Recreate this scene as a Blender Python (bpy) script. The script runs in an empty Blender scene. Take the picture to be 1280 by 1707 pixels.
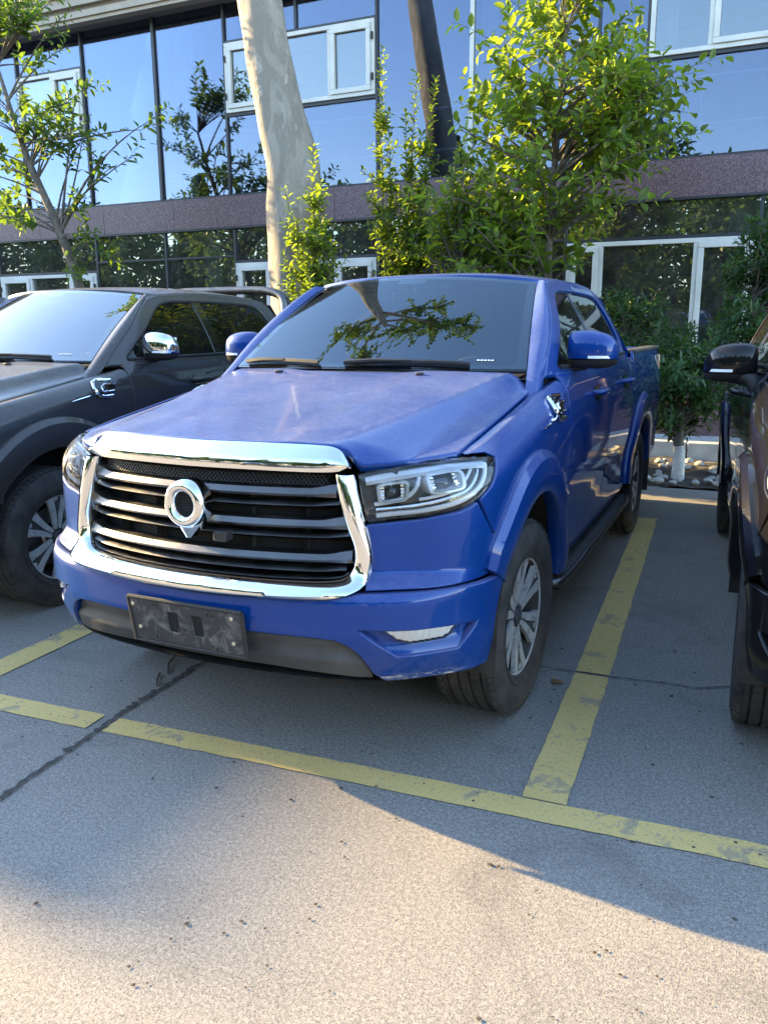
import bpy, bmesh, math, random, bisect
import numpy as np
from mathutils import Vector, Matrix
from mathutils.geometry import delaunay_2d_cdt
R = math.radians
scene = bpy.context.scene
col = scene.collection

# ---------------------------------------------------------------- camera
cam_d = bpy.data.cameras.new('camera'); cam = bpy.data.objects.new('camera', cam_d); col.objects.link(cam)
cam_d.sensor_fit = 'HORIZONTAL'; cam_d.sensor_width = 36.0; cam_d.lens = 36.0*1366.7/1280.0
cam_d.clip_start = 0.05; cam_d.clip_end = 800
YAW, PITCH, ROLL = R(24.2), R(-12.614), R(-0.314)
fwd = Vector((-math.sin(YAW)*math.cos(PITCH), math.cos(YAW)*math.cos(PITCH), math.sin(PITCH)))
rgt = Vector((math.cos(YAW), math.sin(YAW), 0)); upv = rgt.cross(fwd)
r2 = rgt*math.cos(ROLL)+upv*math.sin(ROLL); u2 = -rgt*math.sin(ROLL)+upv*math.cos(ROLL)
cam.matrix_world = Matrix(((r2.x,u2.x,-fwd.x,1.667),(r2.y,u2.y,-fwd.y,-2.116),(r2.z,u2.z,-fwd.z,1.5135),(0,0,0,1)))
scene.camera = cam

# ---------------------------------------------------------------- sky, sun, exposure
SUN_AZ, SUN_EL = R(-87.0), R(18.5)        # azimuth from +Y towards +X : the sun stands low at the left
world = bpy.data.worlds.new('World'); scene.world = world; world.use_nodes = True
wn = world.node_tree.nodes; wl = world.node_tree.links
sky = wn.new('ShaderNodeTexSky'); sky.sky_type = 'NISHITA'; sky.sun_disc = False
sky.sun_elevation = SUN_EL; sky.sun_rotation = SUN_AZ % (2*math.pi)
sky.air_density = 1.0; sky.dust_density = 0.3; sky.ozone_density = 1.2
bg = wn['Background']; bg.inputs['Strength'].default_value = 0.15
wl.new(sky.outputs['Color'], bg.inputs['Color'])
sun_d = bpy.data.lights.new('sun', 'SUN'); sun = bpy.data.objects.new('sun', sun_d); col.objects.link(sun)
sun_d.energy = 4.2; sun_d.angle = R(0.55); sun_d.color = (1.0, 0.71, 0.32)
sdir = Vector((math.sin(SUN_AZ)*math.cos(SUN_EL), math.cos(SUN_AZ)*math.cos(SUN_EL), math.sin(SUN_EL)))
sun.rotation_euler = sdir.to_track_quat('Z', 'Y').to_euler()
vs = scene.view_settings; vs.view_transform = 'Standard'; vs.look = 'None'; vs.gamma = 1.0
vs.use_curve_mapping = False; vs.exposure = 2.75
scene.cycles.max_bounces = 8; scene.cycles.transparent_max_bounces = 12
scene.cycles.caustics_reflective = False; scene.cycles.caustics_refractive = False

# ---------------------------------------------------------------- helpers
class MB:
    """collects shapes; build() links them as one mesh object"""
    def __init__(self): self.v = []; self.f = []; self.n = []; self.has_n = False
    def add(self, vs_, fs_, ns_=None):
        b = len(self.v); self.v += [tuple(p) for p in vs_]; self.f += [tuple(b+i for i in q) for q in fs_]
        if ns_ is None: self.n += [(0, 0, 0)]*len(vs_)
        else: self.n += [tuple(x) for x in ns_]; self.has_n = True
        return b
    def box(self, c, s, m=None):
        x, y, z = (k/2 for k in s)
        p = [Vector((i*x, j*y, k*z)) for i in (-1, 1) for j in (-1, 1) for k in (-1, 1)]
        if m is not None: p = [m @ q for q in p]
        p = [q+Vector(c) for q in p]
        self.add(p, [(0,1,3,2),(4,6,7,5),(0,4,5,1),(2,3,7,6),(0,2,6,4),(1,5,7,3)]); return self
    def rings(self, rs, closed=True, cap=True, loop=False):
        n = len(rs[0]); fs_ = []
        L = len(rs)
        for i in range(L if loop else L-1):
            a, b_ = i*n, ((i+1) % L)*n
            for j in range(n if closed else n-1):
                k = (j+1) % n; fs_.append((a+j, a+k, b_+k, b_+j))
        if cap and closed and not loop: fs_.append(tuple(range(n-1, -1, -1))); fs_.append(tuple(range((L-1)*n, L*n)))
        self.add([p for r in rs for p in r], fs_); return self
    def tube(self, path, rad, n=10, cap=True, squash=1.0):
        P = [Vector(p) for p in path]; rs = []
        if not hasattr(rad, '__len__'): rad = [rad]*len(P)
        ref = Vector((0, 0, 1)); last = None
        for i, p in enumerate(P):
            t = (P[min(i+1, len(P)-1)]-P[max(i-1, 0)]).normalized()
            if last is None:
                a = ref if abs(t.z) < .9 else Vector((1, 0, 0)); u = (a-t*a.dot(t)).normalized()
            else: u = (last-t*last.dot(t)).normalized()
            last = u; w = t.cross(u)
            rs.append([p+(u*math.cos(2*math.pi*k/n)*squash+w*math.sin(2*math.pi*k/n))*rad[i] for k in range(n)])
        return self.rings(rs, True, cap)
    def grid(self, fn, nu, nv, flip=False):
        vs_ = [fn(i/nu, j/nv) for i in range(nu+1) for j in range(nv+1)]; fs_ = []
        for i in range(nu):
            for j in range(nv):
                a = i*(nv+1)+j; q = (a, a+nv+1, a+nv+2, a+1); fs_.append(q[::-1] if flip else q)
        self.add(vs_, fs_); return self
    def lathe(self, prof, n=48, axis='x', cap=False):
        rs = []
        for k in range(n):
            a = 2*math.pi*k/n
            rs.append([(h, r*math.cos(a), r*math.sin(a)) if axis == 'x' else (r*math.cos(a), r*math.sin(a), h) for h, r in prof])
        fs_ = []; m = len(prof)
        for k in range(n):
            for j in range(m-1):
                fs_.append((k*m+j, ((k+1) % n)*m+j, ((k+1) % n)*m+j+1, k*m+j+1))
        self.add([p for r in rs for p in r], fs_); return self
    def prism(self, poly, fn0, fn1):
        n = len(poly); a = [fn0(p) for p in poly]; b = [fn1(p) for p in poly]
        self.add(a+b, [tuple(range(n))[::-1], tuple(range(n, 2*n))]+[(i, (i+1) % n, n+(i+1) % n, n+i) for i in range(n)]); return self
    def xf(self, m, start=0):
        for i in range(start, len(self.v)): self.v[i] = tuple(m @ Vector(self.v[i]))
        return self
    def mesh(self, name, mat=None, smooth=True, sharp=38, sg=1):
        v = self.v; f = self.f; n = self.n
        if sg < 0: v = [(-a, b, c) for a, b, c in v]; f = [q[::-1] for q in f]; n = [(-a, b, c) for a, b, c in n]
        me = bpy.data.meshes.new(name); me.from_pydata(v, [], f)
        if mat is not None: me.materials.append(mat)
        if smooth:
            me.shade_smooth()
            if self.has_n: me.normals_split_custom_set_from_vertices(n)
            elif sharp: me.set_sharp_from_angle(angle=R(sharp))
        return me
    def build(self, name, mat=None, parent=None, smooth=True, sharp=38, bevel=0, seg=2, sg=1, fix=False):
        me = self.mesh(name, mat, smooth, sharp, sg)
        if fix:
            bm = bmesh.new(); bm.from_mesh(me); bmesh.ops.recalc_face_normals(bm, faces=bm.faces); bm.to_mesh(me); bm.free()
        return link(name, me, parent, bevel, seg)

def link(name, me, parent=None, bevel=0, seg=2):
    o = bpy.data.objects.new(name, me); col.objects.link(o)
    if parent is not None: o.parent = parent
    if bevel:
        b = o.modifiers.new('bevel', 'BEVEL'); b.width = bevel; b.segments = seg; b.limit_method = 'ANGLE'; b.angle_limit = R(40)
        b.harden_normals = False
    return o
def tag(o, label=None, cat=None, group=None, kind=None):
    if label: o['label'] = label
    if cat: o['category'] = cat
    if group: o['group'] = group
    if kind: o['kind'] = kind
    return o
def empty(name, loc, rz=0):
    o = bpy.data.objects.new(name, None); col.objects.link(o); o.location = loc; o.rotation_euler = (0, 0, rz)
    o.empty_display_size = .2; return o
def bx(name, c, s, mat, parent=None, bevel=0, rot=None):
    return MB().box(c, s, rot).build(name, mat, parent, bevel=bevel)

def densify(loop, step):
    out = []
    for i, p in enumerate(loop):
        q = loop[(i+1) % len(loop)]; L = math.hypot(q[0]-p[0], q[1]-p[1]); k = max(1, int(math.ceil(L/step)))
        out += [(p[0]+(q[0]-p[0])*t/k, p[1]+(q[1]-p[1])*t/k) for t in range(k)]
    return out
def area(l): return .5*sum(l[i][0]*l[(i+1) % len(l)][1]-l[(i+1) % len(l)][0]*l[i][1] for i in range(len(l)))
def inside(px, py, loops):
    r = np.zeros(len(px), bool)
    for l in loops:
        a = np.array(l); b = np.roll(a, -1, 0)
        for (x0, y0), (x1, y1) in zip(a, b):
            c = (y0 > py) != (y1 > py)
            with np.errstate(divide='ignore', invalid='ignore'): r ^= c & (px < (x1-x0)*(py-y0)/(y1-y0+1e-15)+x0)
    return r
def inset_loop(l, e):
    out = []; n = len(l)
    for i in range(n):
        a, p, b = l[i-1], l[i], l[(i+1) % n]
        d0 = (p[0]-a[0], p[1]-a[1]); d1 = (b[0]-p[0], b[1]-p[1]); l0 = math.hypot(*d0) or 1; l1 = math.hypot(*d1) or 1
        n0 = (-d0[1]/l0, d0[0]/l0); n1 = (-d1[1]/l1, d1[0]/l1); m = (n0[0]+n1[0], n0[1]+n1[1]); k = math.hypot(*m) or 1
        m = (m[0]/k, m[1]/k); c = max(.45, m[0]*n0[0]+m[1]*n0[1]); out.append((p[0]+m[0]*e/c, p[1]+m[1]*e/c))
    return out
def smooth_loop(pts, n=6, closed=False):
    """centripetal catmull-rom through points"""
    out = []; N = len(pts)
    for i in range(N if closed else N-1):
        g = lambda k: pts[k % N] if closed else pts[min(max(k, 0), N-1)]
        p0, p1, p2, p3 = g(i-1), g(i), g(i+1), g(i+2)
        if not closed and i == 0: p0 = tuple(2*a-b for a, b in zip(p1, p2))
        if not closed and i == N-2: p3 = tuple(2*a-b for a, b in zip(p2, p1))
        out += [_cr(p0, p1, p2, p3, k/n) for k in range(n)]
    if not closed: out.append(tuple(pts[-1]))
    return out
def panel(mb, F, outline, holes=(), step=.03, off=0.0, thick=.012, roll=.004, e=.005):
    """a sheet of the surface F(a,b,off) cut to an outline, with rounded rims"""
    loops = []
    for k, l in enumerate([outline]+list(holes)):
        l = densify(l, step)
        if (area(l) > 0) != (k == 0): l = l[::-1]
        loops.append(l)
    ins = [inset_loop(l, e) for l in loops]
    allA = [p for l in ins for p in l]; A = np.array(allA)
    x0, y0 = A.min(0); x1, y1 = A.max(0)
    gx, gy = np.meshgrid(np.arange(x0+step/2, x1, step), np.arange(y0+step/2, y1, step)); gx = gx.ravel(); gy = gy.ravel()
    k = inside(gx, gy, ins); gx, gy = gx[k], gy[k]
    if len(gx):
        d2 = np.min((gx[:, None]-A[None, :, 0])**2+(gy[:, None]-A[None, :, 1])**2, 1); k = d2 > (.45*step)**2; gx, gy = gx[k], gy[k]
    pts = allA+list(zip(gx.tolist(), gy.tolist()))
    edges = []; b = 0
    for l in ins: edges += [(b+i, b+(i+1) % len(l)) for i in range(len(l))]; b += len(l)
    res = delaunay_2d_cdt([Vector(p) for p in pts], edges, [], 0, 1e-7)
    P = [(q.x, q.y) for q in res[0]]
    tri = res[2]; cx = np.array([sum(P[i][0] for i in t)/len(t) for t in tri]); cy = np.array([sum(P[i][1] for i in t)/len(t) for t in tri])
    keep = inside(cx, cy, ins)
    tri = [t for t, kk in zip(tri, keep) if kk]
    def N(a, c):
        h = 2e-3; p = Vector(F(a, c, off)); da = Vector(F(a+h, c, off))-Vector(F(a-h, c, off)); db = Vector(F(a, c+h, off))-Vector(F(a, c-h, off))
        n = da.cross(db); o = Vector(F(a, c, off+.01))-p
        if n.length < 1e-12: n = o
        n.normalize(); return (p, n) if n.dot(o) > 0 else (p, -n)
    pn = [N(*q) for q in P]
    vv = [p for p, n in pn]; nn = [n for p, n in pn]
    fl = sum((vv[t[1]]-vv[t[0]]).cross(vv[t[2]]-vv[t[0]]).dot(nn[t[0]]) for t in tri) < 0
    ff = [tuple(t[::-1]) if fl else tuple(t) for t in tri]
    for l, il in zip(loops, ins):
        m = len(l); base = len(vv); Bv = []
        for (a, c), (ia, ic) in zip(l, il):
            pa, na = N(ia, ic); pb = Vector(F(a, c, off-roll)); pc = Vector(F(a, c, off-thick))
            o = (Vector(F(a, c, off))-pa); o = (o-na*o.dot(na)); o = o.normalized() if o.length > 1e-9 else na
            Bv.append((pa, na, pb, (na*.45+o*.9).normalized(), pc, o))
        vv += [q[0] for q in Bv]; nn += [q[1] for q in Bv]
        vv += [q[2] for q in Bv]; nn += [q[3] for q in Bv]
        vv += [q[4] for q in Bv]; nn += [q[5] for q in Bv]
        for i in range(m):
            j = (i+1) % m
            for r0 in (0, m):
                q = (base+r0+i, base+r0+m+i, base+r0+m+j, base+r0+j); ff.append(q if not fl else q[::-1])
    mb.add(vv, ff, nn); return mb
# ---------------------------------------------------------------- the wrap of a pickup body: (s, z) -> point, s runs round the plan from the nose
def lerp_table(tab,x):
    if x<=tab[0][0]: return tab[0][1]
    if x>=tab[-1][0]: return tab[-1][1]
    for i in range(len(tab)-1):
        if x<=tab[i+1][0]:
            # monotone-ish cubic (catmull, finite difference slopes)
            x0,y0=tab[i];x1,y1=tab[i+1];h=x1-x0
            def sl(k):
                if k<=0 or k>=len(tab)-1:
                    a,b=(0,1) if k<=0 else (len(tab)-2,len(tab)-1)
                    return (tab[b][1]-tab[a][1])/(tab[b][0]-tab[a][0])
                d0=(tab[k][1]-tab[k-1][1])/(tab[k][0]-tab[k-1][0]); d1=(tab[k+1][1]-tab[k][1])/(tab[k+1][0]-tab[k][0])
                if d0*d1<=0: return 0
                return 2*d0*d1/(d0+d1)
            t=(x-x0)/h; m0=sl(i)*h; m1=sl(i+1)*h
            return (2*t**3-3*t*t+1)*y0+(t**3-2*t*t+t)*m0+(-2*t**3+3*t*t)*y1+(t**3-t*t)*m1
def sstep(a,b,x):
    t=min(1,max(0,(x-a)/(b-a))); return t*t*(3-2*t)
PLAN=[(-.25,-.008),(0,-.02),(.25,-.008),(.5,.03),(.65,.08),(.78,.17),(.86,.275),(.905,.40),(.925,.56),(.93,.8),(.932,1.5),(.932,3.5),(.928,4.6),(.92,5.34),(.915,5.6)]
def _cr(p0,p1,p2,p3,t):
    # centripetal catmull-rom
    def tj(ti,a,b): return ti+max(1e-6,math.dist(a,b))**.5
    t0=0;t1=tj(t0,p0,p1);t2=tj(t1,p1,p2);t3=tj(t2,p2,p3);t=t1+(t2-t1)*t
    L=lambda a,b,ta,tb:tuple((tb-t)/(tb-ta)*a[k]+(t-ta)/(tb-ta)*b[k] for k in range(len(a)))
    A1=L(p0,p1,t0,t1);A2=L(p1,p2,t1,t2);A3=L(p2,p3,t2,t3)
    B1=L(A1,A2,t0,t2);B2=L(A2,A3,t1,t3); return L(B1,B2,t1,t2)
_pp=[];
for _i in range(1,len(PLAN)-2):
    for _k in range(24): _pp.append(_cr(PLAN[_i-1],PLAN[_i],PLAN[_i+1],PLAN[_i+2],_k/24))
_pp.append(PLAN[-2])
_ss=[0]
for _i in range(1,len(_pp)): _ss.append(_ss[-1]+math.hypot(_pp[_i][0]-_pp[_i-1][0],_pp[_i][1]-_pp[_i-1][1]))
def plan(s):
    sg=1
    if s<0: sg=-1;s=-s
    i=min(max(bisect.bisect_right(_ss,s)-1,0),len(_ss)-2)
    t=(s-_ss[i])/(_ss[i+1]-_ss[i]); a,b=_pp[i],_pp[i+1]
    def tan(k):
        k0=max(k-1,0);k1=min(k+1,len(_pp)-1); v=(_pp[k1][0]-_pp[k0][0],_pp[k1][1]-_pp[k0][1]); l=math.hypot(*v); return v[0]/l,v[1]/l
    t0=(1,0) if i==0 else tan(i); t1=tan(i+1)
    tx=t0[0]*(1-t)+t1[0]*t;ty=t0[1]*(1-t)+t1[1]*t;l=math.hypot(tx,ty);tx/=l;ty/=l
    return sg*(a[0]+(b[0]-a[0])*t),a[1]+(b[1]-a[1])*t,sg*ty,-tx
def s_y(y):
    # s where the side reaches y (y>.2)
    for i in range(len(_pp)-1):
        if _pp[i][1]<=y<=_pp[i+1][1] and _pp[i][0]>.3: return _ss[i]+(y-_pp[i][1])/(_pp[i+1][1]-_pp[i][1])*(_ss[i+1]-_ss[i])
    return _ss[-1]
def s_x(x):
    for i in range(len(_pp)-1):
        if _pp[i][0]<=x<=_pp[i+1][0]: return _ss[i]+(x-_pp[i][0])/max(1e-9,_pp[i+1][0]-_pp[i][0])*(_ss[i+1]-_ss[i])
    return _ss[-1]
DF=[(.28,.20),(.32,.13),(.36,.085),(.42,.045),(.5,.015),(.58,0),(.66,.0),(.70,.008),(.727,.028),(.745,.045),(.80,.05),(.95,.06),(1.05,.078),(1.075,.088),(1.155,.115),(1.2,.14)]
DS=[(.28,.06),(.40,.035),(.5,.022),(.6,.022),(.68,.018),(.78,.006),(.9,0),(1.0,.0),(1.1,.004),(1.16,.010),(1.19,.018),(1.25,.03),(1.33,.055),(1.42,.09)]
def z_edge(y): return 1.114+.15*(y-.416) if y>.3 else 1.0966+.10*(y-.3)
def inset(s,z):
    a=abs(s); x,y,_,_=plan(a)
    w=1-sstep(.72,1.15,a)
    df=lerp_table(DF,z)+.12*min(x,.62)**2*sstep(.68,.76,z)
    ds=lerp_table(DS,z)
    wr=1-sstep(1.42,1.75,y)      # the fender rolls over to the bonnet
    if wr>0:
        ze=z_edge(max(y,.3)); r=.13; t=(z-(ze-r))/r
        if t>0:
            t=min(t,.999); roll=r*(1-math.sqrt(1-t*t)); ds=ds+(max(ds,roll)-ds)*wr
    # the bumper corners tuck under
    dl=.05*sstep(.62,.36,z)*0
    return w*df+(1-w)*ds+dl
def skin(s,z,off=0.0):
    x,y,nx,ny=plan(s); d=off-inset(s,z); return (x+nx*d,y+ny*d,z)
# ---------------------------------------------------------------- materials
M = {}; DRX, DRY0, DRY1 = .232, .47, .92
def nmat(name):
    m = bpy.data.materials.new(name); m.use_nodes = True; M[name] = m
    nt = m.node_tree; return m, nt, nt.nodes['Principled BSDF']
def node(nt, t, **kw):
    n = nt.nodes.new(t)
    for k, v in kw.items():
        if k in n.inputs.keys(): n.inputs[k].default_value = v
        else: setattr(n, k, v)
    return n
def coords(nt, kind='Object', scale=(1, 1, 1)):
    t = nt.nodes.new('ShaderNodeTexCoord'); mp = nt.nodes.new('ShaderNodeMapping'); mp.inputs['Scale'].default_value = scale
    nt.links.new(t.outputs[kind], mp.inputs['Vector']); return mp.outputs['Vector']
def noise(nt, vec, scale, detail=4, rough=.6, dist=0):
    n = node(nt, 'ShaderNodeTexNoise'); n.inputs['Scale'].default_value = scale; n.inputs['Detail'].default_value = detail
    n.inputs['Roughness'].default_value = rough; n.inputs['Distortion'].default_value = dist
    nt.links.new(vec, n.inputs['Vector']); return n.outputs['Fac']
def ramp(nt, fac, a, b, ca=(0, 0, 0, 1), cb=(1, 1, 1, 1), interp='LINEAR'):
    r = nt.nodes.new('ShaderNodeValToRGB'); e = r.color_ramp.elements; r.color_ramp.interpolation = interp
    e[0].position = a; e[0].color = ca; e[1].position = b; e[1].color = cb
    nt.links.new(fac, r.inputs['Fac']); return r.outputs['Color']
def mix(nt, fac, a, b, mode='MIX'):
    n = nt.nodes.new('ShaderNodeMix'); n.data_type = 'RGBA'; n.blend_type = mode
    for s_, v in ((n.inputs['Factor'], fac), (n.inputs['A'], a), (n.inputs['B'], b)) if False else ((n.inputs[0], fac), (n.inputs[6], a), (n.inputs[7], b)):
        if hasattr(v, 'is_output'): nt.links.new(v, s_)
        elif isinstance(v, (int, float)): s_.default_value = v
        else: s_.default_value = tuple(v)+((1,) if len(v) == 3 else ())
    return n.outputs[2]
def math_(nt, op, a, b=None, clamp=False):
    n = nt.nodes.new('ShaderNodeMath'); n.operation = op; n.use_clamp = clamp
    for i, v in enumerate((a, b)):
        if v is None: continue
        if hasattr(v, 'is_output'): nt.links.new(v, n.inputs[i])
        else: n.inputs[i].default_value = v
    return n.outputs[0]
def bump(nt, bsdf, h, strength=.3, dist=.01):
    b = nt.nodes.new('ShaderNodeBump'); b.inputs['Strength'].default_value = strength; b.inputs['Distance'].default_value = dist
    nt.links.new(h, b.inputs['Height']); nt.links.new(b.outputs['Normal'], bsdf.inputs['Normal'])
def simple(name, c, rough=.5, metal=0, coat=0, spec=None, vary=0, vscale=6, bumpy=0, bscale=40):
    m, nt, b = nmat(name)
    b.inputs['Base Color'].default_value = tuple(c)+(1,); b.inputs['Roughness'].default_value = rough; b.inputs['Metallic'].default_value = metal
    b.inputs['Coat Weight'].default_value = coat
    if vary or bumpy: v = coords(nt)
    if vary:
        f = noise(nt, v, vscale, 5)
        nt.links.new(mix(nt, ramp(nt, f, .3, .7), tuple(x*(1-vary) for x in c), tuple(min(1, x*(1+vary)) for x in c)), b.inputs['Base Color'])
        nt.links.new(ramp(nt, f, .2, .8, (max(0, rough-.12),)*3+(1,), (min(1, rough+.12),)*3+(1,)), b.inputs['Roughness'])
    if bumpy: bump(nt, b, noise(nt, v, bscale, 5), bumpy, .005)
    return m

def paint(name, c, flake, dust=.5, dustcol=(.36, .33, .34), marks=False):
    m, nt, b = nmat(name)
    v = coords(nt)
    fl = noise(nt, v, 900, 1)
    base = mix(nt, ramp(nt, fl, .35, .75), c, flake)
    g = node(nt, 'ShaderNodeNewGeometry'); sp = node(nt, 'ShaderNodeSeparateXYZ'); nt.links.new(g.outputs['Normal'], sp.inputs[0])
    upf = ramp(nt, sp.outputs['Z'], .25, .98)                       # dust settles on what faces up
    n1 = noise(nt, v, 2.1, 6, .6, .3); n2 = noise(nt, v, 140, 3, .75); n3 = noise(nt, v, 28, 5, .7)
    blot = math_(nt, 'ADD', math_(nt, 'MULTIPLY', ramp(nt, n1, .25, .75), .30), .22)
    spk = math_(nt, 'ADD', math_(nt, 'MULTIPLY', ramp(nt, n2, .38, .70), .7), math_(nt, 'ADD', math_(nt, 'MULTIPLY', ramp(nt, n3, .3, .75), .5), .45))
    d = math_(nt, 'MULTIPLY', upf, math_(nt, 'MULTIPLY', blot, spk))
    # splashed road dirt low on the body
    p = node(nt, 'ShaderNodeSeparateXYZ'); tc = node(nt, 'ShaderNodeTexCoord'); nt.links.new(tc.outputs['Object'], p.inputs[0])
    low = math_(nt, 'MULTIPLY', ramp(nt, p.outputs['Z'], .35, .62, (1, 1, 1, 1), (0, 0, 0, 1)), ramp(nt, noise(nt, v, 14, 6, .7), .42, .72))
    d = math_(nt, 'ADD', math_(nt, 'MULTIPLY', d, dust), math_(nt, 'MULTIPLY', low, dust*.22), True)
    film = math_(nt, 'MULTIPLY', ramp(nt, noise(nt, v, 7, 6, .7), .35, .8), .02*dust)
    d = math_(nt, 'ADD', d, film, True)
    colr = mix(nt, d, base, dustcol)
    if marks:
        band = lambda o, lo, hi, f: math_(nt, 'MULTIPLY', ramp(nt, o, lo-f, lo), ramp(nt, o, hi, hi+f, (1, 1, 1, 1), (0, 0, 0, 1)))
        X = math_(nt, 'MULTIPLY', math_(nt, 'ADD', p.outputs['X'], 1.0), .5); Y = math_(nt, 'MULTIPLY', p.outputs['Y'], .2); Z = math_(nt, 'MULTIPLY', p.outputs['Z'], .5)
        # scraped lower lip of the bumper, driver's side
        sc = math_(nt, 'MULTIPLY', math_(nt, 'MULTIPLY', band(Z, .194, .206, .006), band(X, .825, .915, .02)), ramp(nt, noise(nt, coords(nt, 'Object', (14, 14, 60)), 1.6, 7, .75, .8), .50, .58))
        # a dried run on the bonnet
        wob = math_(nt, 'ADD', math_(nt, 'MULTIPLY', math_(nt, 'ADD', p.outputs['X'], math_(nt, 'MULTIPLY', p.outputs['Y'], .633)), .5), math_(nt, 'MULTIPLY', math_(nt, 'SUBTRACT', noise(nt, coords(nt, 'Object', (0, 1, 0)), 9, 3), .5), .012))
        dr = math_(nt, 'MULTIPLY', math_(nt, 'MULTIPLY', band(wob, DRX-.001, DRX+.001, .003), band(Y, .2*DRY0, .2*DRY1, .012)), ramp(nt, sp.outputs['Z'], .6, .9))
        colr = mix(nt, math_(nt, 'MAXIMUM', math_(nt, 'MULTIPLY', sc, .85), math_(nt, 'MULTIPLY', dr, .24)), colr, (.50, .49, .48))
    nt.links.new(colr, b.inputs['Base Color'])
    nt.links.new(math_(nt, 'SUBTRACT', .22, math_(nt, 'MULTIPLY', d, .55), True), b.inputs['Metallic'])
    b.inputs['Roughness'].default_value = .45; b.inputs['Specular IOR Level'].default_value = .08; b.inputs['Coat IOR'].default_value = 1.38
    nt.links.new(math_(nt, 'SUBTRACT', 1.0, math_(nt, 'MULTIPLY', d, 1.15), True), b.inputs['Coat Weight'])
    nt.links.new(math_(nt, 'ADD', .035, math_(nt, 'MULTIPLY', d, .45)), b.inputs['Coat Roughness'])
    return m
paint('paint_blue', (.0005, .028, .155), (.0012, .058, .32), .68, (.33, .315, .34), True)
paint('paint_grey', (.024, .023, .024), (.06, .058, .058), .75, (.30, .27, .26))
paint('paint_black', (.003, .003, .004), (.008, .008, .010), .04, (.30, .26, .22))

def chrome(name, c, rough, dust=.12):
    m, nt, b = nmat(name); v = coords(nt)
    f = ramp(nt, noise(nt, v, 9, 6, .7), .45, .85)
    nt.links.new(mix(nt, math_(nt, 'MULTIPLY', f, dust), c, (.35, .32, .29)), b.inputs['Base Color'])
    nt.links.new(math_(nt, 'ADD', rough, math_(nt, 'MULTIPLY', f, dust*.8)), b.inputs['Roughness'])
    b.inputs['Metallic'].default_value = 1; return m
chrome('chrome', (.86, .87, .88), .045); chrome('satin', (.13, .128, .128), .36, .3); chrome('mirror_glass', (.8, .82, .85), .01, .05)
simple('alloy', (.50, .50, .50), .32, .35, .3, vary=.2, vscale=20)
simple('alloy_dark', (.055, .055, .06), .42, .3, .2, vary=.4, vscale=14)
simple('plastic', (.018, .018, .019), .55, vary=.35, vscale=9, bumpy=.1, bscale=300)
simple('plastic_gloss', (.008, .008, .009), .12, coat=.5)
simple('trim_grey', (.048, .048, .047), .6, vary=.5, vscale=7, bumpy=.15, bscale=200)
simple('underbody', (.02, .019, .018), .9, vary=.5)
simple('interior', (.025, .025, .027), .75, vary=.3); simple('seat', (.05, .048, .047), .6, vary=.3)
simple('drl', (.93, .95, .98), .2, 0, .8); simple('lamp_clear', (.80, .80, .78), .15, .15, .5); simple('lens_dark', (.02, .022, .03), .04, 0, 1)
simple('amber', (.5, .3, .12), .2, coat=.6); simple('wheel_well', (.03, .027, .024), .95, vary=.6, vscale=12)
simple('lamp_housing', (.10, .10, .11), .3, .4, .3); simple('void', (.006, .006, .006), .8); simple('barrel', (.03, .03, .032), .6, vary=.4); simple('brake', (.25, .23, .21), .45, .9); simple('mud_guard', (.16, .13, .10), .8, vary=.4, vscale=20)

def tyre_mat():
    m, nt, b = nmat('tyre'); v = coords(nt)
    f = ramp(nt, noise(nt, v, 8, 6, .7), .35, .8)
    nt.links.new(mix(nt, f, (.016, .016, .017), (.075, .070, .064)), b.inputs['Base Color']); b.inputs['Roughness'].default_value = .82
    bump(nt, b, noise(nt, v, 160, 3), .15, .003)
tyre_mat()
def plate_mat():
    m, nt, b = nmat('plate_plastic'); v = coords(nt)
    f = ramp(nt, noise(nt, v, 11, 6, .72, .8), .52, .74); g = ramp(nt, noise(nt, coords(nt, 'Object', (22, 6, 4)), 1.4, 5, .7, 1.0), .58, .70)
    k = math_(nt, 'ADD', math_(nt, 'MULTIPLY', f, .45), math_(nt, 'MULTIPLY', g, .35), True)
    nt.links.new(mix(nt, k, (.035, .035, .036), (.42, .40, .37)), b.inputs['Base Color']); b.inputs['Roughness'].default_value = .62
plate_mat()

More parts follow.
